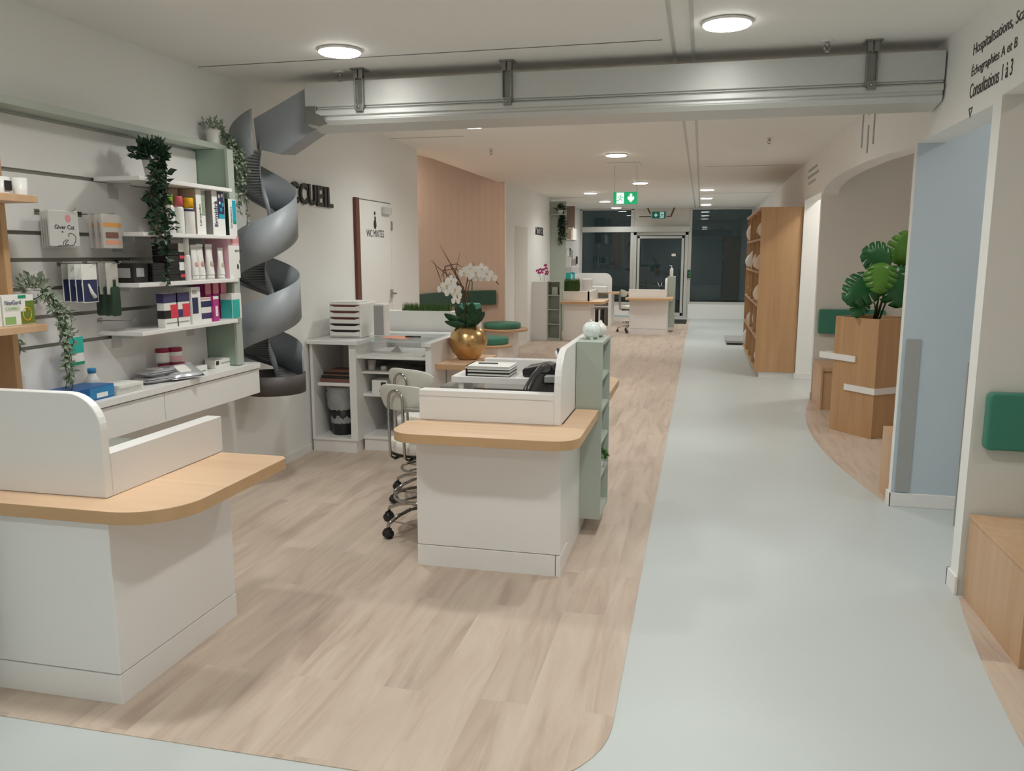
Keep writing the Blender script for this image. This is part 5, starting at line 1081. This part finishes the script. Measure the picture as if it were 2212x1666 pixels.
for bi, y in enumerate((11.06, 11.85, 12.65, 13.45)):
    for zi, z in enumerate(ZB[:-1]):
        for k in range(2):
            if (bi + zi * 2 + k) % 7 == 6: continue
            w = .30; y0 = y + .03 + k * .35; h = random.uniform(.27, .36); d = random.uniform(.02, .06)
            if random.random() < .3: d = -.03
            q = MB(); pts = []; N1 = 8
            for s in range(N1 + 1):
                f = s / N1; th = (.08 + .09 * math.sin(math.pi * min(1, f * 1.15)) ** .7) * (1 - .55 * f ** 3)
                pts.append((f, th))
            vs = []
            for f, th in pts:
                for a in range(12):
                    an = 2 * math.pi * a / 12; vs.append((X0 + d + .14 + th * math.cos(an) * .85, y0 + w / 2 + w / 2 * math.copysign(abs(math.sin(an)) ** .6, math.sin(an)) * (1 - .08 * f), z + .0305 + f * h))
            fs = [(i * 12 + a, i * 12 + (a + 1) % 12, (i + 1) * 12 + (a + 1) % 12, (i + 1) * 12 + a) for i in range(N1) for a in range(12)] + [tuple(range(12))[::-1], tuple(range(N1 * 12, N1 * 12 + 12))]
            q = MB().add(vs, fs, 0, True).build('food_sack', 'cotton' if (n_ % 4) else 'lgrey')
            tag(q, 'pale pet food sack, %s one in the %s bay, %s shelf of the oak bookcase' % (['nearer', 'farther'][k], bays[bi], lev[zi]), 'sack', 'food sacks in the oak bookcase'); n_ += 1
# ================================================================ right niches
def box_prism(poly, z0, z1): return MB().prism(poly, z0, z1)
t = thing('planter', 'tall square oak planter box turned at an angle in the right niche', 'planter', (1.53, 7.75, 0))
ca, sa = .29 / .478, -.38 / .478   # unit along the near face towards the near corner
A = Vector((1.50, 7.42)); e1 = Vector((-.607, .795)); e2 = Vector((.795, .607)); S_ = .48
sq = [A, A + e2 * S_, A + e2 * S_ + e1 * S_, A + e1 * S_]
def inset(d): return [A + (e1 + e2) * d, A + e2 * (S_ - d) + e1 * d, A + (e1 + e2) * (S_ - d), A + e1 * (S_ - d) + e2 * d]
b = MB(); i2 = inset(.025); n = 4
vs = [(p.x, p.y, 0) for p in sq] + [(p.x, p.y, 1.05) for p in sq] + [(p.x, p.y, 1.05) for p in i2] + [(p.x, p.y, .99) for p in i2]
fs = [(3, 2, 1, 0)] + [(i, (i + 1) % 4, 4 + (i + 1) % 4, 4 + i) for i in range(4)] + [(4 + i, 4 + (i + 1) % 4, 8 + (i + 1) % 4, 8 + i) for i in range(4)] + [(8 + i, 8 + (i + 1) % 4, 12 + (i + 1) % 4, 12 + i) for i in range(4)] + [(12, 13, 14, 15)]
b.add(vs, fs); b.build('casing', 'oakp', t, bevel=.002)
MB().prism([(p.x, p.y) for p in inset(.027)], .97, 1.0).build('soil', 'soil', t)
def band(c0, L1, L2, z, lab):
    o = A - (e1 + e2) * .012 + e1 * c0
    P = [o, o + e2 * L2, o + e2 * L2 + e1 * .0, o]
    b_ = MB().prism([(p.x, p.y) for p in [o, o + e2 * L2, o + e2 * L2 + e1 * .011, o + (e1 + e2) * .011, o + e1 * L1 + e2 * .011, o + e1 * L1]], z, z + .055)
    return b_
band(0, .34, S_ + .012, .395, '').build('white_band', 'lam', t)
o = A + e1 * .22 - e2 * .012
MB().prism([(p.x, p.y) for p in [o, o + e1 * .42, o + e1 * .42 + e2 * .10, o + e1 * .27 + e2 * .10, o + e1 * .27 + e2 * .011, o + e2 * .011]], .655, .71).build('white_band', 'lam', t)
t = thing('monstera', 'monstera plant with large split leaves in the oak planter', 'plant', (1.52, 7.78, 1.0))
def monstera_leaf(bp, tp, w, y, mk, ns=5):
    B = ony(bp[0], bp[1], y); T = ony(tp[0], tp[1], y - .10); d = (T - B); L = d.length; d.normalize(); nrm = Vector((-.15, -1, .25)).normalized(); s = d.cross(nrm).normalized(); nrm = s.cross(d)
    b = MB()
    def hw(t_): return w / 2 * (math.sin(math.pi * min(1, (t_ * .86 + .14))) ** .6) * (1.05 - .25 * t_)
    def pt(t_, q, sd): return B + d * (L * (t_ + .16 * q * (1 - t_) * 1 - .10 * q * (1 - t_) ** 3)) + s * (sd * q * hw(t_)) - nrm * (.12 * w * q * q) - nrm * (.10 * L * t_ * t_) + nrm * .04 * L
    for sd in (-1, 1):
        for i in range(ns):
            t0 = i / ns; t1 = (i + 1) / ns; g = .13 / ns
            b.add([pt(t0, 0, sd), pt(t0, .38, sd), pt(t1, .38, sd), pt(t1, 0, sd)], [(0, 1, 2, 3)], 0, True)
            for q0, q1, g0, g1 in [(.38, .6, .0, .35), (.6, .8, .35, .6), (.8, 1, .6, 1.5)]:
                b.add([pt(t0 + g * g0, q0, sd), pt(t0 + g * g1, q1, sd), pt(t1 - g * g1, q1, sd), pt(t1 - g * g0, q0, sd)], [(0, 1, 2, 3)], 0, True)
    b.build('leaf', mk, t, solid=.002, weld=True)
    return B
stems = [((1925, 566), (1866, 545), .26, 7.60, 'leafm'), ((1940, 572), (1962, 500), .24, 7.72, 'leafl'), ((1906, 568), (1898, 632), .24, 7.52, 'leafl'), ((1922, 575), (1946, 664), .30, 7.66, 'leafm'),
         ((1893, 600), (1826, 650), .28, 7.62, 'leafm'), ((1868, 640), (1846, 684), .15, 7.64, 'leafm'), ((1950, 540), (1985, 560), .24, 7.8, 'leafm')]
for bp, tp, w, y, mk in stems:
    B = monstera_leaf(bp, tp, w * 1.2, y, mk); base = Vector((1.53 + random.uniform(-.03, .03), 7.76 + random.uniform(-.03, .03), 1.0))
    MB().tube([base, base.lerp(B, .5) + Vector((.03, .02, .05)), B], [.009, .006, .004], 7).build('leaf_stalk', 'stemg', t)
# benches
t = thing('niche_bench', 'oak bench box with open front behind the planter', 'bench', (1.6, 9.0, 0))
MB().box(1.25, 8.75, .41, 2.9, 9.38, .45).box(1.25, 8.75, 0, 1.27, 9.38, .41).box(1.27, 8.77, 0, 1.40, 9.38, .41).box(1.70, 8.77, 0, 2.9, 9.38, .41).build('box', 'oakn', t, bevel=.002)
roundcush('small grey green round cushion on the far oak bench', 1.62, 9.0, .4505, .20, .09, 'sage_d')
t = thing('niche_bench', 'low oak box beside the pale blue passage pier', 'bench', (1.6, 5.7, 0)); MB().box(1.245, 5.51, 0, 2.9, 5.80, .45).build('box', 'oakn', t, bevel=.002)
t = thing('niche_bench', 'oak bench box at the right edge of the photo', 'bench', (1.6, 3.6, 0)); MB().box(1.262, 3.30, 0, 2.9, 4.0, .385).build('box', 'oakn', t, bevel=.002); MB().box(1.258, 3.295, .387, 2.9, 4.0, .405).build('seat_board', 'oakn', t, bevel=.002)
roundcush('round teal seat cushion on the nearest right bench', 1.63, 3.62, .4055, .22, .11)
def wallcush(label, x0, x1, y, z0, z1):
    q = MB().prism(rrect(x0, z0, x1, z1, .025), y - .055, y, 'y').build('back_cushion', 'teal', bevel=.012, seg=3); return tag(q, label, 'cushion')
wallcush('large teal back cushion on the grey wall at the right edge', 1.285, 2.3, 4.018, .72, .985)
wallcush('teal back cushion on the niche wall behind the planter', 1.27, 1.95, 9.396, .745, 1.01)
